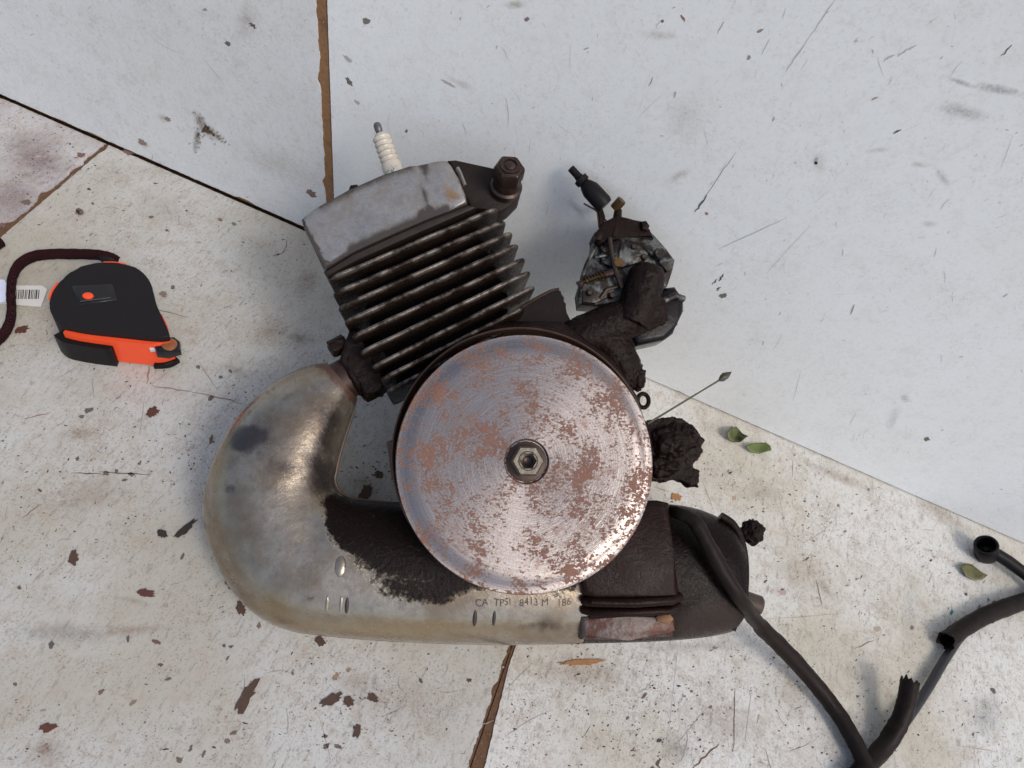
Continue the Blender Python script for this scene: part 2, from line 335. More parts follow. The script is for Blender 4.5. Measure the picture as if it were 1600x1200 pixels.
def sd(x, y, poly):
    """signed distance in photo pixels, positive inside"""
    ins = False; dmin = 1e9; k = len(poly)
    for i in range(k):
        x1, y1 = poly[i]; x2, y2 = poly[(i + 1) % k]
        if (y1 > y) != (y2 > y) and x < (x2 - x1) * (y - y1) / (y2 - y1) + x1: ins = not ins
        t = max(0, min(1, ((x - x1) * (x2 - x1) + (y - y1) * (y2 - y1)) / ((x2 - x1) ** 2 + (y2 - y1) ** 2 + 1e-9)))
        dmin = min(dmin, math.hypot(x - x1 - t * (x2 - x1), y - y1 - t * (y2 - y1)))
    return dmin if ins else -dmin
def blob(x, y, cx, cy, rx, ry=None, rot=0):
    ry = ry or rx; c, s = math.cos(rot), math.sin(rot); u = ((x - cx) * c + (y - cy) * s) / rx; v = (-(x - cx) * s + (y - cy) * c) / ry
    return math.exp(-(u * u + v * v))

# ------------------------------------------------------------------ the boards: floor and wall
def board(parent, quad, edges, to3, nrm, thick, lam_mat, label=None):
    """quad: 2-D corners (metres); edges[i] = None or (inset(t) function) for the edge i -> i+1; to3 lifts 2-D to 3-D. Core panel > laminate sheet."""
    core = bmesh.new(); n = Vector(nrm); lam_t = .0007
    prism(core, [Vector(to3(*p)) - n * (lam_t + .00006) for p in quad], nrm, thick - lam_t)
    o = link('panel', core, M_CORE if parent is wall else M_CORE2, parent, smooth=False)
    if label: o['label'] = label
    pts = []; k = len(quad); q = [np.array(p, float) for p in quad]; ctr = sum(q) / k
    for i in range(k):
        a, b = q[i], q[(i + 1) % k]; e = edges[i]
        d = (b - a) / np.linalg.norm(b - a); inn = np.array([-d[1], d[0]]); inn = inn if inn @ (ctr - a) > 0 else -inn
        if e is None: pts.append(tuple(a)); continue
        L = np.linalg.norm(b - a); m = int(L / .0012)
        for j in range(m):
            p = a + (b - a) * j / m; pts.append(tuple(p + inn * e(j * L / m, p)))
    from mathutils.geometry import delaunay_2d_cdt
    V2, _, F2, *_r = delaunay_2d_cdt([Vector(p) for p in pts], [], [list(range(len(pts)))], 1, 1e-7)
    lb = bmesh.new(); tv = [lb.verts.new(Vector(to3(*v))) for v in V2]
    for f in F2: lb.faces.new([tv[i] for i in f])
    ed = [e for e in lb.edges if len(e.link_faces) == 1]; ex = bmesh.ops.extrude_edge_only(lb, edges=ed)
    for v in ex['geom']:
        if isinstance(v, bmesh.types.BMVert): v.co -= n * lam_t
    link('laminate', lb, lam_mat, o, smooth=False)
    return o
def chips(base, amp, freq, seed, thr=.0, big=0.0, bfreq=25):
    def f(s, p):
        a = base + amp * mn.noise(Vector((s * freq, seed, 0))) + amp * .6 * mn.noise(Vector((s * freq * 3.1, seed, 5)))
        c = mn.noise(Vector((s * bfreq, seed + 9, 2))); return max(.0001, a + (big * max(0, c - thr) * 3 if big else 0))
    return f
floor = thing('floor', None, None); floor['kind'] = 'structure'
wall = thing('wall', 'upright white melamine board wall with a brown vertical joint behind the engine', 'wall')
# joint lines on the floor
A1, A2 = fl(800, 1010)[:2], fl(735, 1200)[:2]; B1, B2 = fl(170, 225)[:2], fl(0, 370)[:2]
def at_y(p, q, y): t = (y - p[1]) / (q[1] - p[1]); return p + (q - p) * t
YB, YT = -.45, WY - .0012
a_t, a_b, b_t, b_b = at_y(A1, A2, YT), at_y(A1, A2, YB), at_y(B1, B2, YT), at_y(B1, B2, YB)
g = np.array([.0003, 0])
fz = lambda x, y: (x, y, 0)
edge_w = chips(.0003, .0004, 220, 3, .15, .0012, 40)
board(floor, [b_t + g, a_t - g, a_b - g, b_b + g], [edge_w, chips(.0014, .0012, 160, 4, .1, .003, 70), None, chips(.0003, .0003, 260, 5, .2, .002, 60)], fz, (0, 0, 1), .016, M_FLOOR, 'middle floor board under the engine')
tap = chips(.0018, .0006, 90, 6)
def wide(s, p): return tap(s, p) + .0052 * max(0, min(1, (fl(790, 1040)[1] - p[1]) / .055))
board(floor, [a_t + g + (0, .004), (1.1, YT + .004), (1.1, YB), a_b + g], [chips(.00015, .0002, 200, 7, .3, .0008, 50), None, None, wide], fz, (0, 0, 1), .016, M_FLOOR3, 'right floor board under the cables')
board(floor, [(-1.1, YT), b_t - g, b_b - g, (-1.1, YB)], [edge_w, chips(.0022, .0016, 120, 8, .1, .003, 50), None, None], fz, (0, 0, 1), .016, M_FLOOR2, 'grimier floor board at the far left corner')
# wall boards
V1, V2 = wl(510, 0), wl(521, 310)
def at_z(p, q, z): t = (z - p[2]) / (q[2] - p[2]); return np.array([p[0] + (q[0] - p[0]) * t, z])
v_t, v_b = at_z(V1, V2, .62), at_z(V1, V2, .0015); wy = lambda x, z: (x, WY, z)
gapf = chips(.0012, .0006, 200, 11, .1, .0012, 45)
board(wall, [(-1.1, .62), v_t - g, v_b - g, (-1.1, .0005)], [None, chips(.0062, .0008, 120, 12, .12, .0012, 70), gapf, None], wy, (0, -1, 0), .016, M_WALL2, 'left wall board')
board(wall, [v_t + g, (1.1, .62), (1.1, .0003), (v_b + g)], [None, None, chips(.0001, .0002, 260, 13, .3, .0008, 60), chips(.0002, .0001, 100, 14)], wy, (0, -1, 0), .016, M_WALL, 'right wall board')
b = bmesh.new(); prism(b, [(-1.1, WY + .0165, .62), (1.1, WY + .0165, .62), (1.1, WY + .0165, -.03), (-1.1, WY + .0165, -.03)], (0, -1, 0), .02)
link('light_block_board', b, M_CORE, wall, smooth=False)  # unseen board added behind the wall to block light through the gap
b = bmesh.new(); prism(b, [(-1.1, -.45, -.0165), (1.1, -.45, -.0165), (1.1, WY + .016, -.0165), (-1.1, WY + .016, -.0165)], (0, 0, 1), .01)
link('underboard', b, M_CORE, floor, smooth=False)

# ---- dirt on the boards
class Decal:
    def __init__(s): s.v, s.f, s.c = [], [], []
    def poly(s, pts, col):
        k = len(s.v); s.v += [tuple(p) for p in pts]; s.f.append(tuple(range(k, k + len(pts)))); s.c += [col] * len(pts)
    def build(s, name, parent):
        me = bpy.data.meshes.new(name); me.from_pydata(s.v, [], s.f); a = me.attributes.new('Col', 'FLOAT_COLOR', 'CORNER')
        for i, c in enumerate(s.c): a.data[i].color = (*c, 1)
        me.materials.append(M_SPECK); o = bpy.data.objects.new(name, me); COL.objects.link(o); o.parent = parent; o['kind'] = 'stuff'; return o
def speck(D, at, px, py, rx, ry, rot, col, k=9, rag=.35):
    c, s = math.cos(rot), math.sin(rot); pts = []
    for i in range(k):
        t = -2 * math.pi * i / k; q = 1 + rag * random.uniform(-1, 1); u, v = rx * q * math.cos(t), ry * q * math.sin(t)
        pts.append(at(px + u * c - v * s, py + u * s + v * c))
    D.poly(pts, col)
def scratch(D, at, p, q, w, col, bend=0):
    n = 8; p, q = np.array(p, float), np.array(q, float); d = (q - p) / np.linalg.norm(q - p); m = np.array([-d[1], d[0]]); L, R = [], []
    for i in range(n + 1):
        t = i / n; c = p + (q - p) * t + m * bend * math.sin(math.pi * t) + m * random.gauss(0, w * .25); h = w * (.25 + .75 * math.sin(math.pi * min(1, max(0, t))) * random.uniform(.5, 1)) * .5
        L.append(at(*(c + m * h))); R.append(at(*(c - m * h)))
    D.poly(L + R[::-1], col)
ff_ = lambda x, y: fl(x, y, .00012); wf = lambda x, y: wl(x, y, .00012)
seam = lambda x: 150 + .4375 * x
DF, DW = Decal(), Decal()
dcol = [(.05, .035, .03), (.09, .06, .045), (.14, .11, .09), (.20, .15, .12), (.04, .03, .035), (.12, .055, .035)]
fcol = [(.30, .27, .25), (.36, .32, .28), (.42, .36, .31), (.26, .22, .20)]
n_ = 0
while n_ < 9000:
    x, y = random.uniform(-40, 1640), random.uniform(120, 1230)
    if y < seam(x) + 6: continue
    d = y - seam(x)
    if x > 1000 and d < 70 and random.random() < .85: continue
    dens = .12 + 1.1 * max(0, mn.noise(Vector((x / 110, y / 110, 3))) + .28)
    if random.random() > dens: continue
    s = min(4.0, .5 + random.expovariate(1 / .34)); speck(DF, ff_, x, y, s * random.uniform(.8, 2.0), s * .62, random.uniform(-1.2, .3), random.choice(dcol if random.random() < .34 else fcol), 7 if s < 2 else 10); n_ += 1
for i in range(260):
    x, y = random.uniform(0, 1600), random.uniform(200, 1200)
    if y < seam(x) + 20: continue
    L = random.expovariate(1 / 22) + 6; a = random.choice([-.6, -.9, .1, 1.5, -.4]) + random.gauss(0, .3)
    scratch(DF, ff_, (x, y), (x + L * math.cos(a), y + L * math.sin(a)), random.uniform(.7, 1.8), random.choice(fcol + fcol + dcol[2:4]), random.gauss(0, 2))
for i in range(520):
    x, y = random.uniform(0, 1600), random.uniform(0, 820)
    if y > seam(x) - 6: continue
    s = min(3, .5 + random.expovariate(1 / .45)); speck(DW, wf, x, y, s * random.uniform(1, 2.6), s * .5, random.gauss(-.9, .6), random.choice([(.50, .49, .48), (.57, .56, .56), (.45, .42, .40), (.52, .44, .38), (.36, .33, .31)]))
for i in range(330):
    x, y = random.uniform(0, 1600), random.uniform(0, 820)
    if y > seam(x) - 10: continue
    L = random.expovariate(1 / 12) + 4; a = (-1.05 if x > 900 else 1.1) + random.gauss(0, .45)
    scratch(DW, wf, (x, y), (x + L * math.cos(a), y + L * math.sin(a)), random.uniform(.6, 1.4), random.choice([(.66, .66, .67), (.60, .60, .60), (.50, .48, .47), (.64, .60, .54)]), random.gauss(0, 1.5))
# marks with a place of their own
G1, G2, K1 = (.46, .45, .45), (.30, .28, .27), (.11, .095, .085)
for p, q, w, c in [((1305, 0), (1262, 62), 2, G1), ((1262, 62), (1228, 112), 2.4, G1), ((1150, 238), (1100, 310), 1.6, G2), ((1105, 305), (1086, 332), 3.5, K1), ((1230, 340), (1120, 390), 1.6, G1),
                   ((1131, 33), (1121, 53), 1.6, G2), ((1582, 70), (1564, 88), 2.5, K1), ((1408, 202), (1396, 209), 3.2, K1), ((1130, 428), (1124, 440), 4, K1), ((1120, 436), (1113, 445), 2.5, K1), ((1125, 448), (1121, 455), 4, K1),
                   ((1210, 182), (1207, 190), 2.6, G2), ((1203, 60), (1190, 85), 1.5, G1), ((1020, 120), (1014, 135), 2, G2), ((1398, 85), (1380, 96), 3, (.5, .46, .42)), ((1432, 70), (1402, 88), 3.5, (.52, .49, .46)), ((390, 35), (400, 45), 6, K1)]: scratch(DW, wf, p, q, w, c)
for x, y, a, b_, r, c in [(487, 303, 11, 6, .5, (.17, .075, .035)), (545, 127, 11, 4, .9, (.10, .085, .06)), (572, 33, 7, 6, .4, (.16, .13, .09)), (356, 68, 6, 4, .4, (.08, .06, .06)), (262, 186, 7, 4, .7, (.27, .20, .15)), (222, 222, 9, 4.5, .6, (.22, .15, .11)),
                           (320, 15, 4, 3, 0, G2), (558, 160, 6, 3, .6, G1), (635, 205, 2.6, 3.5, 0, K1), (543, 92, 12, 3, .7, G1), (700, 130, 15, 3, .5, (.5, .46, .42)), (823, 30, 5, 3.5, -.5, (.22, .14, .12)), (1035, 33, 3, 3, 0, K1), (1067, 28, 6, 3, 1.0, (.30, .10, .07)),
                           (1188, 48, 6, 3, -.5, (.30, .22, .17)), (1104, 334, 3, 3, 0, (.35, .12, .06)), (1448, 686, 6, 4, 0, (.13, .09, .05)), (1130, 462, 8, 4, -.2, K1), (1275, 252, 3, 8, .2, (.45, .44, .44)), (1170, 90, 3, 5, .6, G2), (1275, 255, 4, 3, 0, G1)]: speck(DW, wf, x, y, a * .85, b_ * .8, r, tuple(np.array(c) * .75 + .075), 16, .34)
for p, q, w, c in [((113, 739), (158, 740), 2.2, K1), ((155, 737), (235, 742), 2.4, (.16, .12, .10)), ((238, 603), (300, 612), 2.6, (.22, .19, .17)), ((300, 612), (380, 630), 3, (.24, .21, .18)), ((35, 655), (80, 645), 2, (.25, .16, .12)), ((310, 565), (340, 610), 2, (.33, .27, .22)), ((235, 570), (228, 600), 3.5, (.32, .22, .17)),
                   ((1148, 1075), (1146, 1175), 2.2, (.13, .09, .08)), ((1080, 1200), (1124, 1163), 4, (.14, .075, .04)), ((1030, 1184), (1027, 1200), 8, (.10, .075, .055)), ((1275, 905), (1284, 945), 2, (.2, .15, .13)), ((1335, 1013), (1366, 1000), 2.2, (.2, .14, .12)), ((1060, 1010), (1040, 1180), 1.5, G1), ((1105, 1105), (1050, 1170), 1.6, G2), ((1075, 1150), (1065, 1190), 3, G2)]: scratch(DF, ff_, p, q, w, c)
for x, y, a, b_, r, c in [(297, 237, 0, 0, 0, G2), (200, 237, 11, 6, .15, (.20, .105, .07)), (127, 242, 8, 4.5, .15, (.17, .08, .06)), (42, 316, 10, 5.5, .1, (.13, .085, .06)), (122, 333, 7, 4, .6, (.2, .12, .1)), (4, 352, 6, 5, .2, (.15, .07, .06)), (325, 286, 11, 3.5, .45, (.2, .12, .09)), (178, 219, 12, 4, .4, (.17, .10, .07)),
                           (236, 339, 4, 2.5, -.2, K1), (261, 360, 4, 2.5, .2, K1), (145, 318, 3, 2.5, 0, K1), (344, 343, 5, 3, .2, (.2, .11, .07)), (366, 350, 5, 3, .3, (.10, .20, .10)), (125, 330, 8, 5, .6, (.13, .08, .07)), (138, 641, 9, 5, -.2, (.11, .075, .06)), (127, 651, 5, 4, 0, K1), (270, 449, 4, 4, .5, K1), (255, 460, 7, 6, .7, (.24, .17, .15)),
                           (166, 739, 5, 4, 0, K1), (182, 736, 4, 4, 0, K1), (205, 741, 6, 4, .1, K1), (195, 750, 5, 3, 0, K1), (218, 724, 3, 5, .5, K1), (121, 716, 3, 5, .6, (.09, .06, .06)), (62, 766, 5, 3, .4, (.09, .05, .05)), (330, 687, 3.5, 8, .15, (.14, .09, .06)), (330, 622, 6, 4, -.9, (.13, .08, .06)), (345, 589, 4, 3, 0, K1), (360, 580, 4, 3, .6, K1), (310, 573, 4, 4, 0, (.13, .09, .07)),
                           (80, 1007, 5, 8, .3, (.08, .06, .06)), (200, 998, 3, 7, .05, (.1, .06, .05)), (245, 1003, 8, 4, .3, (.12, .06, .05)), (251, 1039, 5, 3, .1, (.12, .05, .04)), (263, 1061, 6, 3, -.3, (.13, .09, .06)), (158, 1081, 8, 4, -.8, (.15, .08, .05)), (207, 1098, 8, 4, -.7, (.23, .17, .12)), (30, 918, 4, 4, 0, (.1, .07, .07)), (24, 1069, 4, 4, 0, (.1, .08, .08)), (285, 870, 3, 7, .4, (.1, .08, .07)),
                           (405, 977, 4, 6, 0, (.17, .11, .08)), (350, 1009, 4, 3, .4, (.09, .07, .07)), (361, 1010, 5, 3, -.2, (.09, .07, .07)), (355, 1029, 2.5, 6, .6, (.13, .09, .08)), (365, 1145, 8, 4, -.4, (.14, .08, .06)), (355, 1158, 6, 5, .4, (.17, .12, .08)), (298, 1170, 3, 8, .3, (.13, .08, .06)), (280, 1188, 7, 6, .2, (.14, .1, .07)), (318, 1178, 3, 7, .4, (.12, .1, .09)), (457, 1052, 3, 4, 0, (.18, .1, .09)),
                           (733, 1063, 5, 4, .2, (.05, .025, .03)), (657, 1063, 3, 5, -.5, (.08, .06, .05)), (525, 1057, 5, 8, .5, (.30, .21, .13)), (545, 1046, 5, 5, 0, (.30, .22, .15)), (508, 1150, 4, 4, 0, (.1, .07, .06)), (510, 1166, 8, 4, -.6, (.12, .075, .055)), (528, 1166, 7, 4, .2, (.14, .09, .07)), (1030, 1157, 5, 4, -.2, (.03, .022, .02)), (1110, 1105, 5, 3, -.3, (.22, .12, .10)), (1080, 1080, 3, 3, 0, (.2, .12, .1)), (1340, 1088, 3, 2.5, 0, K1), (1552, 1080, 4, 6, -.6, (.10, .08, .08)),
                           (1117, 1012, 5, 3, .1, (.25, .17, .12)), (1509, 928, 3.5, 3, 0, (.05, .045, .05)), (1487, 957, 3, 5, .2, (.02, .20, .17)), (1530, 948, 2.5, 5, .6, (.22, .16, .20)), (1552, 942, 3, 6, .4, (.16, .12, .12)), (1425, 981, 4, 4, 0, (.15, .12, .10)), (1310, 790, 3, 3, 0, (.2, .15, .13)), (1357, 765, 2.5, 3, .4, (.18, .15, .14)), (1222, 925, 8, 6, 0, (.45, .34, .35)), (1370, 983, 7, 5, .2, (.42, .34, .27)), (1147, 778, 4, 5, .2, (.45, .34, .24))]:
    if a: speck(DF, ff_, x, y, a * .82, b_ * .82, r, tuple(np.array(c) * .8 + .035), 16, .34)
for cx, cy, sp, k in [(575, 745, 26, 60), (270, 720, 40, 60), (1240, 800, 70, 90), (380, 640, 20, 25), (60, 260, 45, 40), (1330, 1150, 70, 80), (900, 1120, 90, 120), (1040, 1120, 70, 120), (560, 1080, 60, 60)]:
    for i in range(k):
        x, y = random.gauss(cx, sp), random.gauss(cy, sp * .8)
        if y > seam(x) + 6: s = random.uniform(.5, 1.6); speck(DF, ff_, x, y, s * 1.4, s * .8, random.uniform(-1, 1), random.choice(dcol), 8)
DF.build('dirt_speck', floor); DW.build('dirt_speck', wall)
class Stain:
    def __init__(s): s.v, s.f, s.a, s.c, s.g, s.n = [], [], [], [], [], 0
    def add(s, at, px, py, rx, ry, rot, col, strength):
        K = 28; c, sn = math.cos(rot), math.sin(rot); k0 = len(s.v); s.n += 1; off = s.n * 4e-6
        for j, q in enumerate((0, .5, 1)):
            for i in range(1 if j == 0 else K):
                t = -2 * math.pi * i / K; u, v = rx * q * math.cos(t), ry * q * math.sin(t); s.v.append(tuple(at(px + u * c - v * sn, py + u * sn + v * c, .00002 + off)))
                s.a.append((1, .5, 0)[j]); s.c.append(col); s.g.append(strength)
        for i in range(K):
            n = (i + 1) % K; s.f.append((k0, k0 + 1 + i, k0 + 1 + n)); s.f.append((k0 + 1 + i, k0 + 1 + K + i, k0 + 1 + K + n, k0 + 1 + n))
    def build(s, name, parent):
        me = bpy.data.meshes.new(name); me.from_pydata(s.v, [], s.f)
        a = me.attributes.new('alpha', 'FLOAT', 'POINT'); g_ = me.attributes.new('strength', 'FLOAT', 'POINT'); c = me.attributes.new('Col', 'FLOAT_COLOR', 'POINT')
        for i in range(len(s.v)): a.data[i].value = s.a[i]; g_.data[i].value = s.g[i]; c.data[i].color = (*s.c[i], 1)
        me.materials.append(M_STAIN); o = bpy.data.objects.new(name, me); COL.objects.link(o); o.parent = parent; o['kind'] = 'stuff'
SF, SW = Stain(), Stain()
br, gy, dk = (.36, .27, .19), (.32, .31, .31), (.15, .10, .06)
for a in [(313, 190, 26, 12, 1.0, dk, .95), (330, 208, 34, 11, .45, dk, .95), (308, 215, 22, 8, 1.4, dk, .85), (305, 230, 14, 7, 1.4, dk, .7), (255, 185, 16, 8, .6, br, .5), (225, 225, 18, 8, .4, br, .5), (385, 30, 26, 42, .2, br, .45), (1505, 175, 70, 20, .25, gy, .55), (1560, 140, 60, 12, .2, gy, .7), (1500, 128, 45, 7, .35, gy, .6),
          (1475, 280, 26, 12, .9, gy, .5), (1440, 258, 30, 7, .1, br, .35), (1280, 255, 22, 30, .2, br, .25), (1060, 275, 36, 12, -.5, br, .35), (1030, 55, 50, 12, .1, br, .35), (1370, 235, 30, 8, -.1, br, .35), (1450, 350, 24, 8, 0, br, .35), (1070, 180, 60, 60, .6, br, .22), (805, 8, 26, 12, 0, (.36, .31, .2), .7), (1415, 622, 14, 12, .3, (.4, .3, .3), .5), (1395, 655, 14, 40, .3, gy, .3), (440, 260, 90, 40, .4, br, .25), (720, 130, 40, 10, .4, br, .3), (900, 325, 30, 10, .9, (.4, .25, .2), .4)]: SW.add(wl, *a)
for a in [(125, 678, 40, 22, -.1, br, .75), (140, 775, 110, 45, -.3, br, .5), (100, 990, 130, 26, .05, gy, .6), (200, 985, 120, 16, -.05, br, .5), (60, 250, 90, 50, .5, (.26, .18, .18), .75), (20, 310, 60, 50, .5, (.26, .18, .18), .6), (420, 520, 60, 40, -.3, br, .5), (480, 440, 30, 40, .2, br, .55), (470, 530, 34, 18, .3, dk, .55), (370, 580, 50, 16, .3, br, .4),
          (70, 1180, 70, 40, -.4, br, .5), (70, 1170, 26, 18, -.3, (.28, .15, .11), .6), (900, 1050, 160, 40, .02, br, .45), (1130, 1130, 120, 60, .4, br, .45), (1060, 1170, 50, 40, .4, dk, .5), (1330, 1140, 90, 50, -.6, gy, .5), (1250, 900, 80, 60, .5, br, .35), (1290, 920, 40, 16, .8, br, .45), (1540, 1120, 45, 60, .2, gy, .6), (1420, 960, 20, 130, .05, gy, .28),
          (1300, 740, 120, 14, .42, br, .45), (1470, 800, 80, 22, .6, br, .55), (1190, 770, 60, 30, .2, br, .3), (570, 760, 40, 40, 0, br, .5), (640, 1100, 160, 70, 0, br, .35), (560, 1070, 60, 40, 0, br, .45), (260, 330, 90, 40, .3, br, .25), (210, 940, 40, 10, .2, br, .4), (350, 830, 60, 60, 0, gy, .35), (1100, 1010, 160, 16, -.03, gy, .5)]: SF.add(fl, *a)  # stains, plus soft darker strips by the end cap, wall and muffler
for i in range(90):
    t = random.random(); br_ = random.choice([((303, 176), (322, 205)), ((322, 205), (352, 222)), ((306, 236), (312, 206)), ((318, 196), (335, 212))])
    x, y = br_[0][0] + (br_[1][0] - br_[0][0]) * t + random.gauss(0, 5), br_[0][1] + (br_[1][1] - br_[0][1]) * t + random.gauss(0, 3.5)
    SW.add(wl, x, y, random.uniform(2, 5), random.uniform(1.5, 3.5), random.uniform(0, 3), random.choice([(.20, .125, .06), (.13, .08, .04), (.27, .19, .11)]), .95)
SF.build('stain', floor); SW.build('stain', wall)

# ------------------------------------------------------------------ the engine
engine = thing('moped_engine', 'oily moped engine with rusty round flywheel, silver cylinder head and curved muffler', 'engine', ENG)
def ep(name, bm, mat, parent=engine, **k): return link(name, bm, mat, parent, **k)

# --- muffler
PAIRS = [((512, 568), (558, 622), 34), ((476, 576), (553, 642), 42), ((432, 598), (544, 668), 52), ((391, 631), (536, 693), 60), ((356, 678), (529, 718), 66), ((332, 730), (525, 738), 70), ((321, 780), (523, 748), 72), ((324, 827), (525, 758), 73),
         ((341, 877), (530, 767), 74), ((369, 926), (538, 773), 75), ((410, 964), (550, 778), 76), ((455, 983), (568, 782), 77), ((500, 990), (592, 785), 77), ((560, 996), (622, 787), 77), ((640, 1001), (672, 790), 77), ((720, 1004), (736, 793), 77), ((800, 1005), (806, 797), 77), ((908, 1003), (908, 800), 76)]
def sweep(bm, pairs, rings, seg, p=2.25, bulge=0.0):
    R = []; k = len(pairs) - 1
    for i in range(rings + 1):
        t = k * i / rings; o = cr_([q[0] for q in pairs], t); n = cr_([q[1] for q in pairs], t); T = float(cr_([(q[2], 0) for q in pairs], t)[0]) * PXM; ring = []
        for s in range(seg):
            a = 2 * math.pi * s / seg; c, sn = math.cos(a), math.sin(a); u = math.copysign(abs(c) ** (2 / p), c); w = math.copysign(abs(sn) ** (2 / p), sn)
            q = (o + n) / 2 + (o - n) / 2 * u; e = E(q[0], q[1], 0); ring.append(bm.verts.new((e[0], e[1], T * w)))
        R.append(ring)
    for A, B in zip(R, R[1:]):
        for s in range(seg): bm.faces.new((A[s], A[(s + 1) % seg], B[(s + 1) % seg], B[s]))
    bm.faces.new(R[0]); bm.faces.new(R[-1][::-1]); return R
bm = bmesh.new(); sweep(bm, PAIRS, 150, 72); muf = ep('muffler', bm, M_MUF)
GP = [(502, 776), (520, 770), (560, 775), (640, 770), (920, 780), (920, 905), (870, 925), (800, 905), (760, 925), (700, 920), (650, 905), (600, 900), (560, 880), (530, 862), (512, 835)]
paint(muf, 'grease', lambda x, y: .5 + max(-.5, min(.5, sd(x, y, GP) / (44 if x < 545 else 84))) + .42 * blob(x, y, 650, 935, 90, 22, .1) - .5 * blob(x, y, 532, 885, 14, 24) - .8 * blob(x, y, 770, 944, 46, 16))
paint(muf, 'smoke_reflection', lambda x, y: 1.0 * blob(x, y, 378, 690, 22, 26, -.5) + .55 * blob(x, y, 398, 680, 22, 16) + .85 * blob(x, y, 360, 763, 10) + .8 * blob(x, y, 515, 655, 26, 50, .3) + .8 * blob(x, y, 495, 730, 34, 44) + .5 * blob(x, y, 440, 625, 60, 26, -.6) + .42 * blob(x, y, 420, 700, 34, 40, -.4) + .3 * blob(x, y, 400, 800, 60, 50) + .7 * blob(x, y, 850, 975, 60, 12) + .5 * blob(x, y, 520, 760, 26) + .45 * blob(x, y, 445, 735, 26, 20))  # smoke marks plus dark reflections painted into the chrome colour
paint(muf, 'rust', lambda x, y: 1.1 * max(0, 1 - math.hypot((x - 538) * .78 - (y - 598) * .62, 0) / 26) * (1 if y < 660 and x > 490 else 0) + .55 * blob(x, y, 487, 934, 16, 9) + .55 * blob(x, y, 523, 922, 8) + .4 * blob(x, y, 470, 872, 10) + .45 * blob(x, y, 680, 955, 40, 7) + .35 * (1 if sd(x, y, [q[0] for q in PAIRS] + [q[1] for q in PAIRS[::-1]]) < 9 and x < 520 else 0))
paint(muf, 'yellow', lambda x, y: .8 * blob(x, y, 620, 985, 260, 26) + .45 * blob(x, y, 345, 830, 22, 120) + .55 * blob(x, y, 470, 830, 50, 40) + .6 * blob(x, y, 430, 940, 60, 30) + .5 * blob(x, y, 340, 720, 18, 60))
bm = bmesh.new(); o_ = [q[0] for q in PAIRS]; pts = spline(o_, 110)
ctr = np.array([600, 800]); tube(bm, [E(p[0], p[1], 0) for p in pts], .0011, 8)
ep('outer_seam', bm, M_MUF)
bm = bmesh.new(); tube(bm, [E(p[0], p[1], 0) for p in spline([q[1] for q in PAIRS[1:]], 80)], .0010, 8); ep('inner_seam', bm, m_simple('rusty_seam', (.10, .065, .045), .5, .3, .5, 200, .0003))
from mathutils.bvhtree import BVHTree
_bm = bmesh.new(); _bm.from_mesh(muf.data); MB = BVHTree.FromBMesh(_bm)
CL = np.array((ENG.inverted() @ Vector(CAMP))[:])
def on_muf(px, py, lift=.0):
    d = E(px, py, 0) - CL; h = MB.ray_cast(Vector(CL), Vector(d)); return np.array(h[0] + h[1] * lift), np.array(h[1])
for x, y, h, w, m in [(742, 966, 13, 3.4, M_STAMP), (772, 966, 12, 2.6, M_STAMP), (748, 908, 12, 3.2, M_STAMP), (778, 912, 9, 3, M_STAMP), (511, 944, 13, 2.6, M_MUF), (542, 946, 13, 3, M_STAMP), (533, 944, 13, 2.6, M_MUF), (532, 885, 17, 8, M_MUF)]:
    bm = bmesh.new(); g_ = bmesh.ops.create_uvsphere(bm, u_segments=14, v_segments=10, radius=1); c, nr = on_muf(x, y); c2, _ = on_muf(x + 1, y - h); t = nz(c2 - c); sd_ = np.cross(t, nr)
    for v in g_['verts']: q = v.co.copy(); v.co = Vector(c + t * q.y * np.linalg.norm(c2 - c) + sd_ * q.x * w * PXM + nr * q.z * (.0012 if w > 5 else .0006))
    ep('pressed_rib', bm, m)
# stamped lettering
cu_ = bpy.data.curves.new('stamp', 'FONT'); cu_.body = 'CA  TPSI   8413 M   186'; cu_.size = 1; cu_.align_x = 'LEFT'; cu_.extrude = 0.0; cu_.offset = 0; cu_.resolution_u = 3
to = bpy.data.objects.new('stamp', cu_); COL.objects.link(to); dg = bpy.context.evaluated_depsgraph_get(); dg.update(); tm = bpy.data.meshes.new_from_object(to.evaluated_get(dg)); bpy.data.objects.remove(to)
bm = bmesh.new(); bm.from_mesh(tm); wd = max(v.co.x for v in bm.verts)
for v in bm.verts:
    px, py = 742 + v.co.x / wd * 150, 946 - v.co.y * 16 + 1.5 * math.sin(v.co.x * 3) ; v.co = Vector(on_muf(px, py, .00012)[0])
t_ = ep('stamped_lettering', bm, M_STAMP, muf, smooth=False)
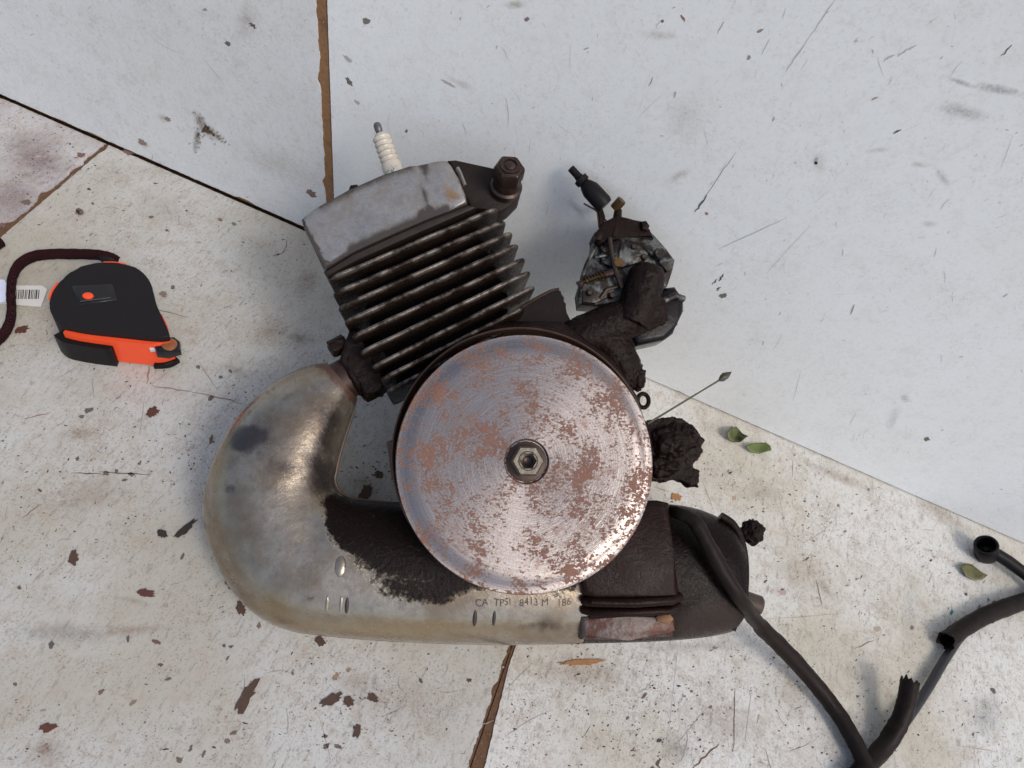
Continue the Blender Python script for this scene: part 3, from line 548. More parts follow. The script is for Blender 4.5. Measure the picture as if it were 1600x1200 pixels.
# --- tail of the muffler
TP = [((906, 1003), (906, 792), 80), ((960, 1002), (958, 788), 80), ((1020, 1000), (1012, 786), 79), ((1075, 996), (1066, 790), 77), ((1112, 991), (1102, 800), 71), ((1136, 985), (1130, 815), 64), ((1148, 972), (1148, 838), 54)]
bm = bmesh.new(); sweep(bm, TP, 60, 56, 2.4); tl = ep('muffler_tail', bm, M_TAIL)
paint(tl, 'dusty', lambda x, y: .8 * blob(x, y, 1090, 980, 90, 30) + .6 * blob(x, y, 1120, 960, 40, 40) - .3 * (y < 880))
bm = bmesh.new(); rp = [(1126, 806), (1147, 822), (1161, 858), (1164, 905), (1158, 948), (1143, 984)]
tube(bm, [E(x, y, 12) for x, y in spline(rp, 30)], .0024, 10); ep('tail_rim', bm, M_GREASE)
bm = bmesh.new(); eprism(bm, [(895, 800), (960, 786), (1030, 782), (1047, 786), (1053, 860), (1063, 925), (1060, 936), (1045, 940), (930, 938), (912, 930), (905, 870)], 36, 10, .0035, 4); ep('muffler_cover', bm, M_BROWN_GREASE)
bm = bmesh.new(); tube(bm, [E(x, y, z) for x, y, z in [(912, 938, 30), (925, 941, 35), (990, 942, 36), (1050, 938, 36), (1062, 932, 32)]], .0026, 10); ep('cover_lip', bm, M_BROWN_GREASE)
bm = bmesh.new(); tube(bm, [E(x, y, z) for x, y, z in [(910, 952, 27), (925, 957, 31), (990, 957, 32), (1046, 954, 32), (1061, 946, 29)]], .0024, 10); ep('cover_lip', bm, M_BROWN_GREASE)
bm = bmesh.new(); eprism(bm, [(907, 962), (980, 963), (1056, 962), (1054, 985), (1052, 996), (980, 1001), (908, 1001)], 27, 5, .003, 3); ep('clamp_plate', bm, M_TPLATE)
bm = bmesh.new(); lump(bm, E(1038, 966, 27), .0032, .25, 2, 3, (1.5, .8, .7), 4); ep('rust_knob', bm, m_simple('rust_crust', (.20, .10, .045), .7, .1, .5, 500, .0004))
bm = bmesh.new(); tube(bm, [E(905, 955, 24), E(904, 980, 18), E(903, 1003, 2)], .0016, 8); ep('end_seam', bm, M_GREASE)
bm = bmesh.new(); lump(bm, E(1175, 831, -6), 20 * PXM, .28, 1.8, 4, (1, 1, .8), 8); rough_mods(ep('grease_caked_bolt', bm, M_GREASE), .0005, .0018, .0024)
bm = bmesh.new(); ax = nz(E(1190, 945, 0) - E(1160, 935, -2)); lathe(bm, [(.0001, .012), (.0045, .012), (.006, .0105), (.0062, .001), (.0062, 0)], E(1160, 938, -4), ax, 24); ep('tail_bolt', bm, m_simple('brown_bolt', (.085, .06, .048), .45, .4, .4))

# --- exhaust collar
axs = nz(E(520, 600, 0) - E(590, 560, 0)); c0 = E(604, 560, 0)
bm = bmesh.new(); lathe(bm, [(.010, -.004), (.0125, 0), (.0125, .010), (.0105, .0115), (.0105, .014), (.0138, .0155), (.0138, .023), (.0115, .0245)], c0, axs, 40)
o = ep('exhaust_collar', bm, M_GREASE); rough_mods(o, .0007, .0010, .004)
bm = bmesh.new(); lathe(bm, [(.0118, -.006), (.0122, .006), (.0128, .016)], E(548, 588, 0), axs, 40); ep('exhaust_pipe', bm, m_simple('rust_brown_pipe', (.045, .022, .016), .5, .4, .6, 160, .0005))
for cx, cy, z in ((540, 535, 6), (590, 605, 2)):
    bm = bmesh.new(); lathe(bm, [(.0001, .010), (.0052, .010), (.0056, .009), (.0056, 0)], E(cx, cy, z), nz(axs + np.array([0, 0, .25])), 6); o = ep('collar_nut', bm, M_GREASE); rough_mods(o, .0006, .0008, .003)
bm = bmesh.new(); eprism(bm, ragged([(545, 516), (556, 513), (580, 560), (604, 598), (592, 612), (572, 616), (556, 590), (530, 560)], 6, 1.2, 3), 14, -14, .001, 1); o = ep('exhaust_flange', bm, M_GREASE); rough_mods(o, .0008, .0010, .004)

# --- cylinder: barrel, fins, head
bm = bmesh.new(); eprism(bm, [(560, 425), (745, 345), (800, 470), (760, 560), (625, 605), (585, 540)], 13, -20, .006, 3); ep('barrel', bm, m_simple('near_black_barrel', (.004, .003, .003), .8, 0, .4, 200, .0003, .05))  # near-black colour put in to darken the gaps between fins
FIN = [((512, 436), (779, 323)), ((519, 459), (791, 343)), ((527, 481), (802, 361)), ((537, 503), (811, 380)), ((549, 526), (822, 402)), ((562, 551), (830, 422)), ((580, 574), (837, 445)), ((594, 593), (822, 478)), ((603, 612), (800, 510))]
for i, (l, r) in enumerate(FIN):
    zf = 32; a, b_ = E(*l, zf), E(*r, zf); u = nz(b_ - a); L = np.linalg.norm(b_ - a); v = np.array([-u[1], u[0], 0]); th = .0021; rc = .006; dp = .062
    out = []
    for cx, cz, a0 in ((rc, -rc, 180), (L - rc, -rc, 90), (L - rc, -dp + rc, 0), (rc, -dp + rc, -90)):
        for k in range(6):
            t = math.radians(a0 - k * 18); out.append((cx + rc * math.cos(t), cz + rc * math.sin(t)))
    bm = bmesh.new()
    wob = lambda s: .00035 * mn.noise(Vector((s * 60, i * 5, 0)))
    # edge strip follows the outline; a ridge along the middle rounds the edge
    rings = []
    m = len(out); P3 = lambda s, z, w: a + u * s + np.array([0, 0, 1]) * z + v * (w + wob(s))
    dense = []
    for k in range(m):
        p, q = np.array(out[k]), np.array(out[(k + 1) % m]); st = max(1, int(np.linalg.norm(q - p) / .006))
        for j in range(st): dense.append(p + (q - p) * j / st)
    cen = np.array([L / 2, -dp / 2])
    for w, ins in ((-th / 2, .0008), (-th * .35, .0002), (0, 0), (th * .35, .0002), (th / 2, .0008)):
        rings.append([bm.verts.new(P3(*(p + nz(cen - p) * ins), w)) for p in dense])
    for A, B in zip(rings, rings[1:]):
        for s in range(len(A)): bm.faces.new((A[s], A[(s + 1) % len(A)], B[(s + 1) % len(A)], B[s]))
    bm.faces.new(rings[0][::-1]); bm.faces.new(rings[-1])
    ep('cooling_fin', bm, M_FIN, ang=60)
bm = bmesh.new()
HP = [(470, 342), (478, 334), (500, 322), (545, 297), (597, 274), (640, 260), (682, 250), (697, 249), (706, 258), (718, 280), (728, 303), (731, 317), (700, 330), (666, 343), (610, 367), (553, 393), (520, 412), (509, 419), (503, 416), (490, 388), (475, 357)]
eprism(bm, HP, 34, -30, .0028, 4)
bmesh.ops.triangulate(bm, faces=[f for f in bm.faces if len(f.verts) > 4]); bmesh.ops.subdivide_edges(bm, edges=[e for e in bm.edges if e.calc_length() > .006], cuts=3, use_grid_fill=True)
hd = ep('cylinder_head', bm, M_ALU)
EDGE_L = [(470, 342), (509, 419)]
def stain_edge_f(x, y):
    s = 1.2 * max(0, 1 - abs(x - (664 + (y - 300) * .08)) / 9) * (1 if y < 350 else 0)
    s += .9 * max(0, 1 - abs((y - (421 - (x - 509) * .46))) / 14) * (1 if x < 600 else .7)
    s += 1.5 * max(0, 1 - abs((x - 469) - (y - 342) * .5) / 9); s += .45 * blob(x, y, 545, 385, 18, 10) + .5 * blob(x, y, 678, 262, 14, 10)  # also darkens the left edge in place of the head's side face
    s += 1.0 * max(0, 1 - sd(x, y, HP) * .3) if -4 < sd(x, y, HP) < 4 else (1.0 if sd(x, y, HP) < 0 else 0)
    return s
paint(hd, 'stain', stain_edge_f); paint(hd, 'rust', lambda x, y: .9 * blob(x, y, 705, 305, 16, 14) + .5 * blob(x, y, 690, 285, 12, 18))
bm = bmesh.new(); eprism(bm, [(505, 424), (553, 398), (610, 372), (666, 347), (732, 320), (745, 324), (668, 357), (560, 405), (512, 432)], 32, -28, .001, 2); ep('head_gasket', bm, m_simple('dark_gasket_edge', (.022, .015, .011), .55, .3, .6, 150, .0005))
bm = bmesh.new(); tube(bm, [E(546, 302, 22), E(550, 292, 22), E(557, 291, 22), E(558, 297, 22)], .0012, 8); ep('small_hook', bm, M_GREASE)
# bracket with stud and nut
bm = bmesh.new(); eprism(bm, [(699, 250), (712, 249), (772, 262), (800, 275), (816, 292), (813, 305), (796, 322), (783, 330), (738, 325), (730, 315), (716, 280)], 22, 2, .0015, 2); ep('engine_bracket', bm, m_grease('dark_oily_bracket', (.013, .0095, .0085), (.3, .5), .0006, .2))
bm = bmesh.new(); tube(bm, [E(715, 264, 25), E(719, 272, 26), E(726, 290, 25)], .0020, 10, flat=.7); ep('head_chamfer', bm, M_ALU)  # light chamfered end of the head, modelled as a strip
for _n in ('stain', 'rust'):
    o = bpy.data.objects['head_chamfer']; o.data.attributes.new(_n, 'FLOAT', 'POINT')
B0, B1_ = E(790, 295, 22), E(797, 259, 42); ax = nz(B1_ - B0); L = np.linalg.norm(B1_ - B0)
bm = bmesh.new(); lathe(bm, [(.0096, 0), (.0096, .003), (.0082, .0042), (.0076, L * .45), (.007, L * .5)], B0, ax, 32); stud = ep('stud_washer', bm, M_DARKSTEEL)
bm = bmesh.new(); lathe(bm, [(.0075, L * .42), (.0092, L * .48), (.0092, L * .90), (.0076, L)], B0, ax, 6); bmesh.ops.bevel(bm, geom=bm.edges[:], offset=.0005, segments=2, affect='EDGES'); nut = ep('stud_nut', bm, M_DARKSTEEL)
bm = bmesh.new(); lathe(bm, [(.0060, L), (.0058, L + .0009), (.0040, L + .0009), (.0038, L - .0008), (.0033, L - .0006), (.0031, L + .0006), (.0016, L + .0012), (.0001, L + .0013)], B0, ax, 28, False); ep('stud_end', bm, M_DARKSTEEL, nut)
# spark plug
S0, S1 = E(622, 288, 8), E(595, 212, 8); ax = nz(S1 - S0); L = np.linalg.norm(S1 - S0)
prof = [(.0062, -.006), (.0062, L * .35), (.0060, L * .42)]
for k in range(5):
    h0 = L * (.46 + k * .105); prof += [(.0044, h0), (.0056, h0 + L * .035), (.0057, h0 + L * .06), (.0044, h0 + L * .1)]
prof += [(.0040, L * 1.01), (.0001, L * 1.015)]
plug = bpy.data.objects.new('spark_plug', None); COL.objects.link(plug); plug.parent = engine
bm = bmesh.new(); lathe(bm, prof, S0, ax, 32); ep('insulator', bm, M_CREAM, plug)
T0, T1 = E(595, 214, 8), E(588, 191, 8); bm = bmesh.new(); lathe(bm, [(.0021, 0), (.0021, .004), (.0024, .0045), (.0024, .0078), (.0018, .0090), (.0001, .0093)], T0, nz(T1 - T0), 20); ep('terminal', bm, m_simple('grey_terminal', (.16, .15, .15), .4, .7, .4), plug)
cu_ = bpy.data.curves.new('mark', 'FONT'); cu_.body = 'NGK'; cu_.size = 1
to = bpy.data.objects.new('mark', cu_); COL.objects.link(to); dg.update(); tm = bpy.data.meshes.new_from_object(to.evaluated_get(bpy.context.evaluated_depsgraph_get())); bpy.data.objects.remove(to)
bm = bmesh.new(); bm.from_mesh(tm); bmesh.ops.subdivide_edges(bm, edges=bm.edges[:], cuts=1); wd = max(v.co.x for v in bm.verts); sx_ = nz(np.cross(ax, (0, 0, 1.)))
for v in bm.verts:
    ph = math.radians(-88 + 98 * v.co.x / wd); rr = .00632; h = L * .13 + v.co.y * .0052
    v.co = Vector(S0 + ax * h + (sx_ * math.sin(ph) * 1 + nz(np.cross(sx_, ax)) * math.cos(ph)) * rr)
ep('green_marking', bm, M_GREENINK, plug, smooth=False)

# --- crankcase and intake
bm = bmesh.new(); eprism(bm, [(660, 575), (770, 500), (880, 500), (960, 560), (1000, 620), (1008, 690), (1000, 770), (930, 850), (800, 860), (690, 800), (655, 700)], 24, -24, .004, 3); ep('crankcase', bm, M_GREASE)
bm = bmesh.new(); eprism(bm, ragged([(800, 492), (815, 480), (868, 452), (876, 455), (884, 480), (894, 508), (900, 540), (800, 545)], 5, 1.0, 5), 6, 0); o = ep('sheet_bracket', bm, m_grease('dull_dark_sheet', (.009, .0062, .006), (.35, .6), .0004, .2)); 
bm = bmesh.new(); tube(bm, [E(x, y, 8) for x, y in spline([(806, 486), (830, 471), (858, 456), (873, 452)], 12)], .0018, 8, flat=.6); ep('bracket_lip', bm, m_grease('lip_metal', (.03, .021, .017), (.3, .5), .0004, .2))
bm = bmesh.new()
tube(bm, [E(1014, 418, 14), E(1011, 430, 14), E(1000, 470, 12), E(985, 505, 10)], [.0090, .0112, .0118, .0120], 28)
tube(bm, [E(880, 545, 4), E(915, 525, 5), E(960, 505, 7), E(1010, 488, 8), E(1034, 486, 6)], [.0125, .0132, .0128, .0112, .0085], 28)
tube(bm, [E(930, 520, 2), E(955, 545, 2), E(975, 575, 2), E(978, 600, 0)], [.015, .0135, .011, .008], 24)
lump(bm, E(992, 588, 3), .0062, .4, 3, 4, (1, 1.5, 1), 6)
o = ep('intake_manifold', bm, M_GREASE); rough_mods(o, .0007, .0013, .0030)
bm = bmesh.new()
cpoly = [(942, 352), (960, 342), (985, 340), (1008, 352), (1022, 368), (1040, 388), (1054, 404), (1052, 422), (1044, 446), (1020, 470), (960, 480), (908, 476), (905, 455), (912, 432), (922, 408), (929, 384), (930, 362)]
eprism(bm, cpoly, 6, -10, .002, 3); ep('carburettor_body', bm, M_CARB)
for nm, pl, z1, z0, m in [('choke_housing', [(938, 384), (968, 372), (1000, 378), (1018, 392), (1000, 410), (965, 420), (940, 410)], 9, 2, M_CARB), ('carburettor_top', [(930, 364), (944, 346), (965, 336), (985, 342), (1004, 345), (1016, 358), (1022, 372), (985, 366), (955, 372), (936, 384)], 11, -8, M_GREASE), ('side_cover', [(908, 436), (925, 424), (958, 420), (968, 440), (955, 462), (930, 474), (910, 472)], 8, 0, M_CARB),
                          ('clamp_ear', [(1034, 392), (1046, 396), (1055, 406), (1052, 420), (1042, 424), (1030, 410)], 10, -4, M_CARB), ('cap_screw', [(1002, 345), (1010, 344), (1016, 352), (1012, 360), (1004, 358)], 14, 6, M_GREASE), ('cap_screw', [(931, 362), (938, 358), (944, 366), (940, 376), (932, 374)], 13, 4, M_GREASE)]:
    bm = bmesh.new(); eprism(bm, pl, z1, z0, .0012, 2); o = ep(nm, bm, m)
bm = bmesh.new(); eprism(bm, [(1040, 448), (1056, 446), (1070, 466), (1070, 485), (1058, 508), (1054, 520), (1040, 530), (996, 540), (985, 520), (1010, 470)], 4, -16, .004, 4); ep('float_bowl', bm, M_GREASE_WET)
bm = bmesh.new(); tube(bm, [E(1036, 470, 6), E(1054, 462, 6), E(1068, 467, 3)], .0022, 8); ep('bowl_rim', bm, M_CARB)
bm = bmesh.new(); tube(bm, [E(x, y, 7) for x, y in spline([(931, 386), (917, 412), (908, 442), (906, 474)], 14)], .0013, 8); ep('cover_rim', bm, M_CARB)
for x, y in ((921, 458), (956, 462), (944, 392), (1006, 402), (990, 386)):
    bm = bmesh.new(); lathe(bm, [(.0001, .0018), (.0014, .0018), (.0019, .0012), (.0019, -.002)], E(x, y, 9), (0, 0, 1), 14); ep('cover_screw', bm, M_DARKSTEEL)
bm = bmesh.new(); tube(bm, [E(938, 466, 8), E(948, 452, 9), (E(972, 446, 10))], .0011, 8); ep('choke_rod', bm, M_DARKSTEEL)
for p, q in (((972, 376), (966, 412)), ((1000, 382), (1030, 404)), ((930, 402), (962, 396))):
    bm = bmesh.new(); tube(bm, [E(*p, 8), E((p[0] + q[0]) / 2, (p[1] + q[1]) / 2, 9.5), E(*q, 8)], .0012, 8); ep('casting_rib', bm, M_CARB)
# throttle spring, lever, screws
bm = bmesh.new(); hel = []; a, b_ = E(912, 440, 11), E(945, 428, 12); d = nz(b_ - a); s1 = nz(np.cross(d, (0, 0, 1))); s2 = np.cross(d, s1)
for k in range(70): t = k / 69; ph = 2 * math.pi * 7 * t; hel.append(a + (b_ - a) * t + (s1 * math.cos(ph) + s2 * math.sin(ph)) * .0021)
tube(bm, hel, .0005, 6); ep('throttle_spring', bm, M_BRASS)
bm = bmesh.new(); tube(bm, [E(905, 446, 10), E(912, 440, 10), E(935, 432, 10), E(962, 424, 11)], [.003, .0014, .0014, .0032], 12); ep('idle_screw', bm, M_DARKSTEEL)
bm = bmesh.new(); tube(bm, [E(952, 372, 13), E(956, 400, 13), E(962, 425, 13), E(972, 450, 12)], .0016, 8); ep('throttle_lever', bm, M_DARKSTEEL)
bm = bmesh.new(); lathe(bm, [(.0001, .003), (.0028, .003), (.003, .0022), (.003, -.002)], E(965, 412, 12), (0, 0, 1), 16); ep('lever_screw', bm, M_BRASS)
bm = bmesh.new(); lathe(bm, [(.0001, .0025), (.0035, .0025), (.0038, .0018), (.0038, -.002)], E(1030, 397, 10), (0, 0, 1), 6); ep('clamp_nut', bm, M_CARB)
# cable elbow on top
cb0 = [(892, 263, 12), (902, 274, 12), (910, 283, 12)]
bm = bmesh.new(); tube(bm, [E(*p) for p in spline(cb0, 6)], [.0024] * 4 + [.0028, .003, .003], 14); ep('cable_tip', bm, M_RUBBER)
bm = bmesh.new(); lathe(bm, [(.0030, -.002), (.0045, -.0015), (.0045, .0015), (.0032, .002), (.0048, .005), (.0058, .008), (.0059, .019), (.0050, .0212)], E(909, 282, 12), nz(E(952, 328, 11) - E(909, 282, 12)), 24); ep('cable_sleeve', bm, M_RUBBER)
bm = bmesh.new(); lathe(bm, [(.0001, .004), (.0032, .004), (.0034, .0032), (.0034, -.003)], E(965, 320, 10), nz((.5, .5, .6)), 6); ep('brass_nut', bm, M_BRASS)
bm = bmesh.new(); tube(bm, [E(966, 328, 8), E(964, 345, 8), E(958, 372, 9)], [.0024, .0030, .0028], 12); ep('cable_stem', bm, M_GREASE)
bm = bmesh.new(); tube(bm, [E(912, 318, 9), E(930, 328, 9), E(947, 345, 9), E(950, 372, 10)], .00055, 6); ep('thin_wire', bm, M_DARKSTEEL)
bm = bmesh.new(); eprism(bm, [(934, 326), (941, 322), (946, 338), (944, 356), (937, 352)], 10, 6, .0006, 1); ep('cable_bracket', bm, M_BROWN_GREASE)

# --- right-hand lugs
bm = bmesh.new(); lug = ragged([(1000, 660), (1020, 656), (1048, 651), (1068, 655), (1084, 664), (1090, 678), (1101, 690), (1097, 708), (1086, 722), (1084, 732), (1096, 736), (1092, 746), (1092, 762), (1076, 752), (1056, 750), (1038, 752), (1000, 750)], 4, 2.0, 21)
eprism(bm, lug, 5, -9, .002, 1); lump(bm, E(1048, 692, 4), .011, .25, 2, 4, (1, 1, .7), 3); lump(bm, E(1074, 684, 3), .0075, .3, 2, 4, (1, 1, .8), 5); lump(bm, E(1034, 728, 4), .0085, .3, 2, 4, (1.2, .8, .7), 7); lump(bm, E(1076, 748, 1), .005, .3, 2, 4, (1.2, 1, .8), 9); o = ep('grease_caked_lug', bm, M_GREASE); rough_mods(o, .0007, .0016, .004)
bm = bmesh.new(); c = E(1005, 626, 2); rg = []
for k in range(25): t = 2 * math.pi * k / 24; rg.append(c + np.array([math.cos(t), math.sin(t) * 1.25, 0]) * .0034)
tube(bm, rg, .0014, 8, cap=False); ep('eyelet', bm, M_GREASE)
bm = bmesh.new(); eprism(bm, [(604, 690), (618, 686), (632, 690), (632, 748), (612, 750)], 24, 18, .0005, 1); ep('stator_tab', bm, M_RIM)

# --- flywheel
ZF = 58; FC = E(823, 721, ZF); RF = abs(E(1022, 721, ZF)[0] - FC[0])
bm = bmesh.new(); BC = E(816, 711, 34); RB = np.linalg.norm(E(816 - 204, 711, 34) - BC)
lathe(bm, [(RB * .955, -.012), (RB, -.012), (RB, .0040), (RB * .992, .0046), (RB * .984, .0040), (RB * .978, -.008), (RB * .955, -.012)], BC, (0, 0, 1), 128, False); ep('flywheel_backplate', bm, M_RIM)
bm = bmesh.new(); lathe(bm, [(.0001, -.010), (RB * .98, -.010), (RB * .98, -.0125), (.0001, -.0125)], BC, (0, 0, 1), 96, False); ep('stator_plate', bm, M_GREASE)
fly = bpy.data.objects.new('flywheel', None)
prof = [(RF * .93, -.021), (RF * .955, -.0195), (RF * .965, -.008), (RF * .985, -.0052), (RF * .998, -.0042), (RF, -.003), (RF * .992, -.0016)]
for k in range(1, 25):
    q = .985 * (1 - k / 24) + .175 * (k / 24); z = -.0022 * max(0, (q - .86) / .125) ** 1.6 + .0006 * (1 - q); prof.append((RF * q, z - .0004))
prof += [(RF * .17, -.0002), (RF * .163, -.0022), (RF * .02, -.0024)]
bm = bmesh.new(); lathe(bm, prof, (0, 0, 0), (0, 0, 1), 160); fl_o = ep('flywheel', bm, M_FLY); fl_o.location = FC
def fdens(x, y):
    d = .16 * blob(x, y, 900, 720, 90, 120) + .15 * blob(x, y, 860, 590, 90, 60) + .12 * blob(x, y, 960, 650, 60, 90) + .10 * blob(x, y, 810, 800, 60, 30) + .10 * blob(x, y, 800, 690, 55, 55) - .16 * blob(x, y, 745, 690, 50, 60) - .16 * blob(x, y, 850, 850, 60, 40) - .10 * blob(x, y, 700, 820, 50, 40)
    r = math.hypot(x - 823, y - 721) / 199; d += .10 * max(0, (r - .86) / .14) * (1 if x < 760 or y < 640 else .5) - .02; d += .17 * max(0, 1 - abs(r - .24) / .12) + .16 * max(0, (r - .93) / .07); return d
paint(fl_o, 'density', fdens)
paint(fl_o, 'dark', lambda x, y: .75 * blob(x, y, 838, 660, 26, 10) + .5 * blob(x, y, 782, 650, 14, 22) + .9 * max(0, 1 - abs(math.hypot(x - 823, y - 721) - 36) / 9) + .8 * blob(x, y, 670, 815, 8) + .3 * blob(x, y, 690, 850, 22) + .35 * max(0, (math.hypot(x - 823, y - 721) - 194) / 6))
NC = FC + np.array([0, 0, -.0022])
bm = bmesh.new(); lathe(bm, [(RF * .155, 0), (RF * .155, .0012), (RF * .147, .0016), (RF * .08, .0016)], NC, (0, 0, 1), 48, True); ep('flywheel_washer', bm, m_simple('dark_brown_recess', (.055, .028, .018), .5, .2, .5, 260, .0003))  # recess disc coloured darker than the wheel around it
bm = bmesh.new(); Rn = RF * .130; lathe(bm, [(Rn, .0010), (Rn, .0070), (Rn * .87, .0086), (RF * .066, .0086), (RF * .064, .0010)], NC, (0, 0, 1), 6, False)
nutm = m_simple('pitted_nut_steel', (.20, .18, .145), .34, .9, .5, 220, .0004); fn = ep('flywheel_nut', bm, nutm, ang=20)
bm = bmesh.new(); lathe(bm, [(RF * .074, .0080), (RF * .074, .0088), (RF * .068, .0088), (RF * .062, .0078), (RF * .040, .0074), (RF * .034, .0066), (RF * .012, .0060), (.00001, .0061)], NC, (0, 0, 1), 40, False); ep('crankshaft_end', bm, m_simple('oily_shaft', (.028, .019, .014), .3, .7, .5, 300, .0004), fn)

# ------------------------------------------------------------------ cables
def obj1(name, bm, mat, label, cat, group=None, **k): return tag(link(name, bm, mat, None, **k), label, cat, group)
pts = [EW(1044, 796, 20), EW(1062, 803, 32), EW(1085, 815, 36), EW(1105, 850, 37), EW(1130, 895, 36), EW(1158, 938, 30), fl(1185, 975, .045), fl(1225, 1015, .028), fl(1262, 1055, .016), fl(1297, 1098, .009), fl(1328, 1145, .0085), fl(1352, 1195, .0085), fl(1380, 1270, .0085)]
q = spline(pts, 90); bm = bmesh.new(); rr = [(.0043 + .0006 * mn.noise(Vector((i * .13, 0, 0))) + (.0008 if i > 45 else 0)) * (.6 + .4 * min(1, i / 14)) for i in range(91)]
tube(bm, q, rr, 18, jit=.035, seed=3); obj1('engine_cable', bm, M_SHEATH, 'thick straight black cable running from the muffler tail down to the bottom edge', 'cable')
lead = thing('ignition_lead', 'black spark plug lead with torn sheath and round end cap, at the right edge', 'cable')
q = spline([fl(1300, 1262, .006), fl(1345, 1205, .006), fl(1385, 1165, .006), fl(1420, 1120, .008), fl(1450, 1075, .006), fl(1480, 1025, .005), fl(1510, 985, .006), fl(1555, 958, .006), fl(1610, 938, .006), fl(1720, 930, .006), fl(1790, 970, .006), fl(1760, 1010, .006), fl(1690, 985, .006), fl(1640, 935, .008), fl(1600, 895, .010), fl(1562, 868, .011)], 150)
bm = bmesh.new(); tube(bm, q, .0031, 14); link('inner_wire', bm, M_WIRE, lead)
def sheath(pp, r, seed, up=(0, 0, 1)):
    bm = bmesh.new(); n = 40; q = spline(pp, n); R_ = tube(bm, q, [r * (1 + .06 * mn.noise(Vector((i * .2, seed, 0)))) for i in range(n + 1)], 20, cap=False, jit=.03, seed=seed, ragend=.0035)
    o = link('torn_sheath', bm, M_SHEATH, lead); s = o.modifiers.new('wall', 'SOLIDIFY'); s.thickness = .0009; s.offset = -1; return o
sheath([fl(1290, 1275, .0068), fl(1345, 1206, .0068), fl(1380, 1168, .0068), fl(1402, 1135, .012), fl(1414, 1105, .018), fl(1422, 1066, .022)], .0057, 2)
sheath([fl(1478, 1003, .009), fl(1505, 982, .0075), fl(1540, 962, .007), fl(1575, 948, .007), fl(1615, 937, .007), fl(1720, 928, .007)], .0060, 5)
bm = bmesh.new(); cc = fl(1541, 868, .003); axw = nz(fl(1541, 846, .02) - cc)
lathe(bm, [(.0001, 0), (.0072, 0), (.0082, .002), (.0084, .0165), (.0079, .0175), (.0066, .0172), (.0062, .005), (.0022, .0045), (.0018, .011), (.0001, .0115)], cc, axw, 32, False); link('end_cap', bm, M_RUBBER, lead)
bm = bmesh.new(); tube(bm, [fl(1553, 863, .0105), fl(1575, 877, .0100), fl(1606, 900, .0095), fl(1650, 944, .008)], [.0046, .0048, .0046, .0044], 16); link('cap_boot', bm, M_RUBBER, lead)

# ------------------------------------------------------------------ tape measure
tape = thing('tape_measure', 'black and orange tape measure with wrist strap lying on the left floor board', 'tape measure')
TH = .031
top = [(97, 436), (118, 420), (140, 413), (162, 410), (196, 412), (215, 420), (228, 431), (237, 446), (242, 468), (248, 484), (255, 498), (264, 520), (262, 526), (240, 527), (194, 522), (140, 516), (112, 511), (96, 507), (84, 496), (77, 480), (80, 462), (86, 450)]
top = spline(top + [top[0]], 66)[:-1]
bm = bmesh.new(); prism(bm, [fl(x, y, TH) for x, y in top], (0, 0, 1), TH - .0005, .0075, 6); link('case', bm, M_CASE, tape)
def band(name, top_px, h1, h0, off, mat, bev=.001):
    """a strip of the side wall: follows points of the case's top outline, pushed out by off"""
    P = [fl(x, y, TH)[:2] for x, y in top_px]; ctr = fl(165, 470, TH)[:2]; out = []
    for i, p in enumerate(P):
        d = P[min(i + 1, len(P) - 1)] - P[max(i - 1, 0)]; n = nz(np.array([d[1], -d[0]])); n = n if n @ (p - ctr) > 0 else -n; out.append((p + n * off, p - n * .004))
    bm = bmesh.new(); ring = [o[0] for o in out] + [o[1] for o in out[::-1]]; prism(bm, [(*p, h1) for p in ring], (0, 0, 1), h1 - h0, bev, 2); return link(name, bm, mat, tape)
front = spline([(264, 522), (240, 528), (194, 524), (140, 517), (112, 512), (97, 508)], 24)
band('orange_shell', front, TH - .0050, .002, .0016, M_ORANGE, .002)
band('foot', spline([(266, 520), (252, 527), (230, 528)], 8), .005, .0006, .0036, M_RUBBER, .0015)
band('grip', spline([(172, 521), (140, 517), (112, 512), (97, 508), (88, 500)], 18), .020, .0008, .0050, M_RUBBER, .0045)
band('orange_patch', spline([(79, 464), (84, 452), (93, 440)], 8), TH - .0006, .005, .0016, M_ORANGE, .002)
band('orange_patch', spline([(158, 411), (178, 411), (196, 413)], 8), TH - .0004, .006, .0016, M_ORANGE, .002)
band('orange_patch', spline([(247, 482), (252, 492), (256, 500)], 8), TH - .006, .006, .0013, M_ORANGE)
bm = bmesh.new(); prism(bm, [fl(x, y, TH + .0006) for x, y in [(110, 446), (176, 443), (184, 468), (122, 476)]], (0, 0, 1), .002, .0006, 2); pn = link('button_plate', bm, M_PANELBLK, tape)
bm = bmesh.new(); prism(bm, [fl(x, y, TH + .0014) for x, y in [(119, 448), (166, 445), (173, 465), (125, 471)]], (0, 0, 1), .001, .0003, 1); link('plate_inset', bm, M_PANELBLK, pn)
bm = bmesh.new(); prism(bm, [fl(137 + 9 * math.cos(-t), 461 + 5.0 * math.sin(-t), TH + .0026) for t in np.linspace(0, 2 * math.pi, 17)[:-1]], (0, 0, 1), .002, .0008, 2); link('orange_button', bm, M_ORANGE, pn)
bm = bmesh.new(); prism(bm, [fl(x, y, .024) for x, y in [(238, 534), (256, 527), (272, 525), (281, 532), (282, 546), (262, 552), (244, 550)]], (0, 0, 1), .006, .0015, 2); hk = link('hook', bm, M_PANELBLK, tape)
bm = bmesh.new(); hc = fl(265, 539, .0245); lathe(bm, [(.0046, 0), (.0046, .001), (.0030, .0012), (.0028, .0006), (.0001, .0008)], hc, (0, 0, 1), 24, False); link('hook_rivet', bm, m_simple('copper_rivet', (.42, .16, .07), .4, .5, .4), hk)
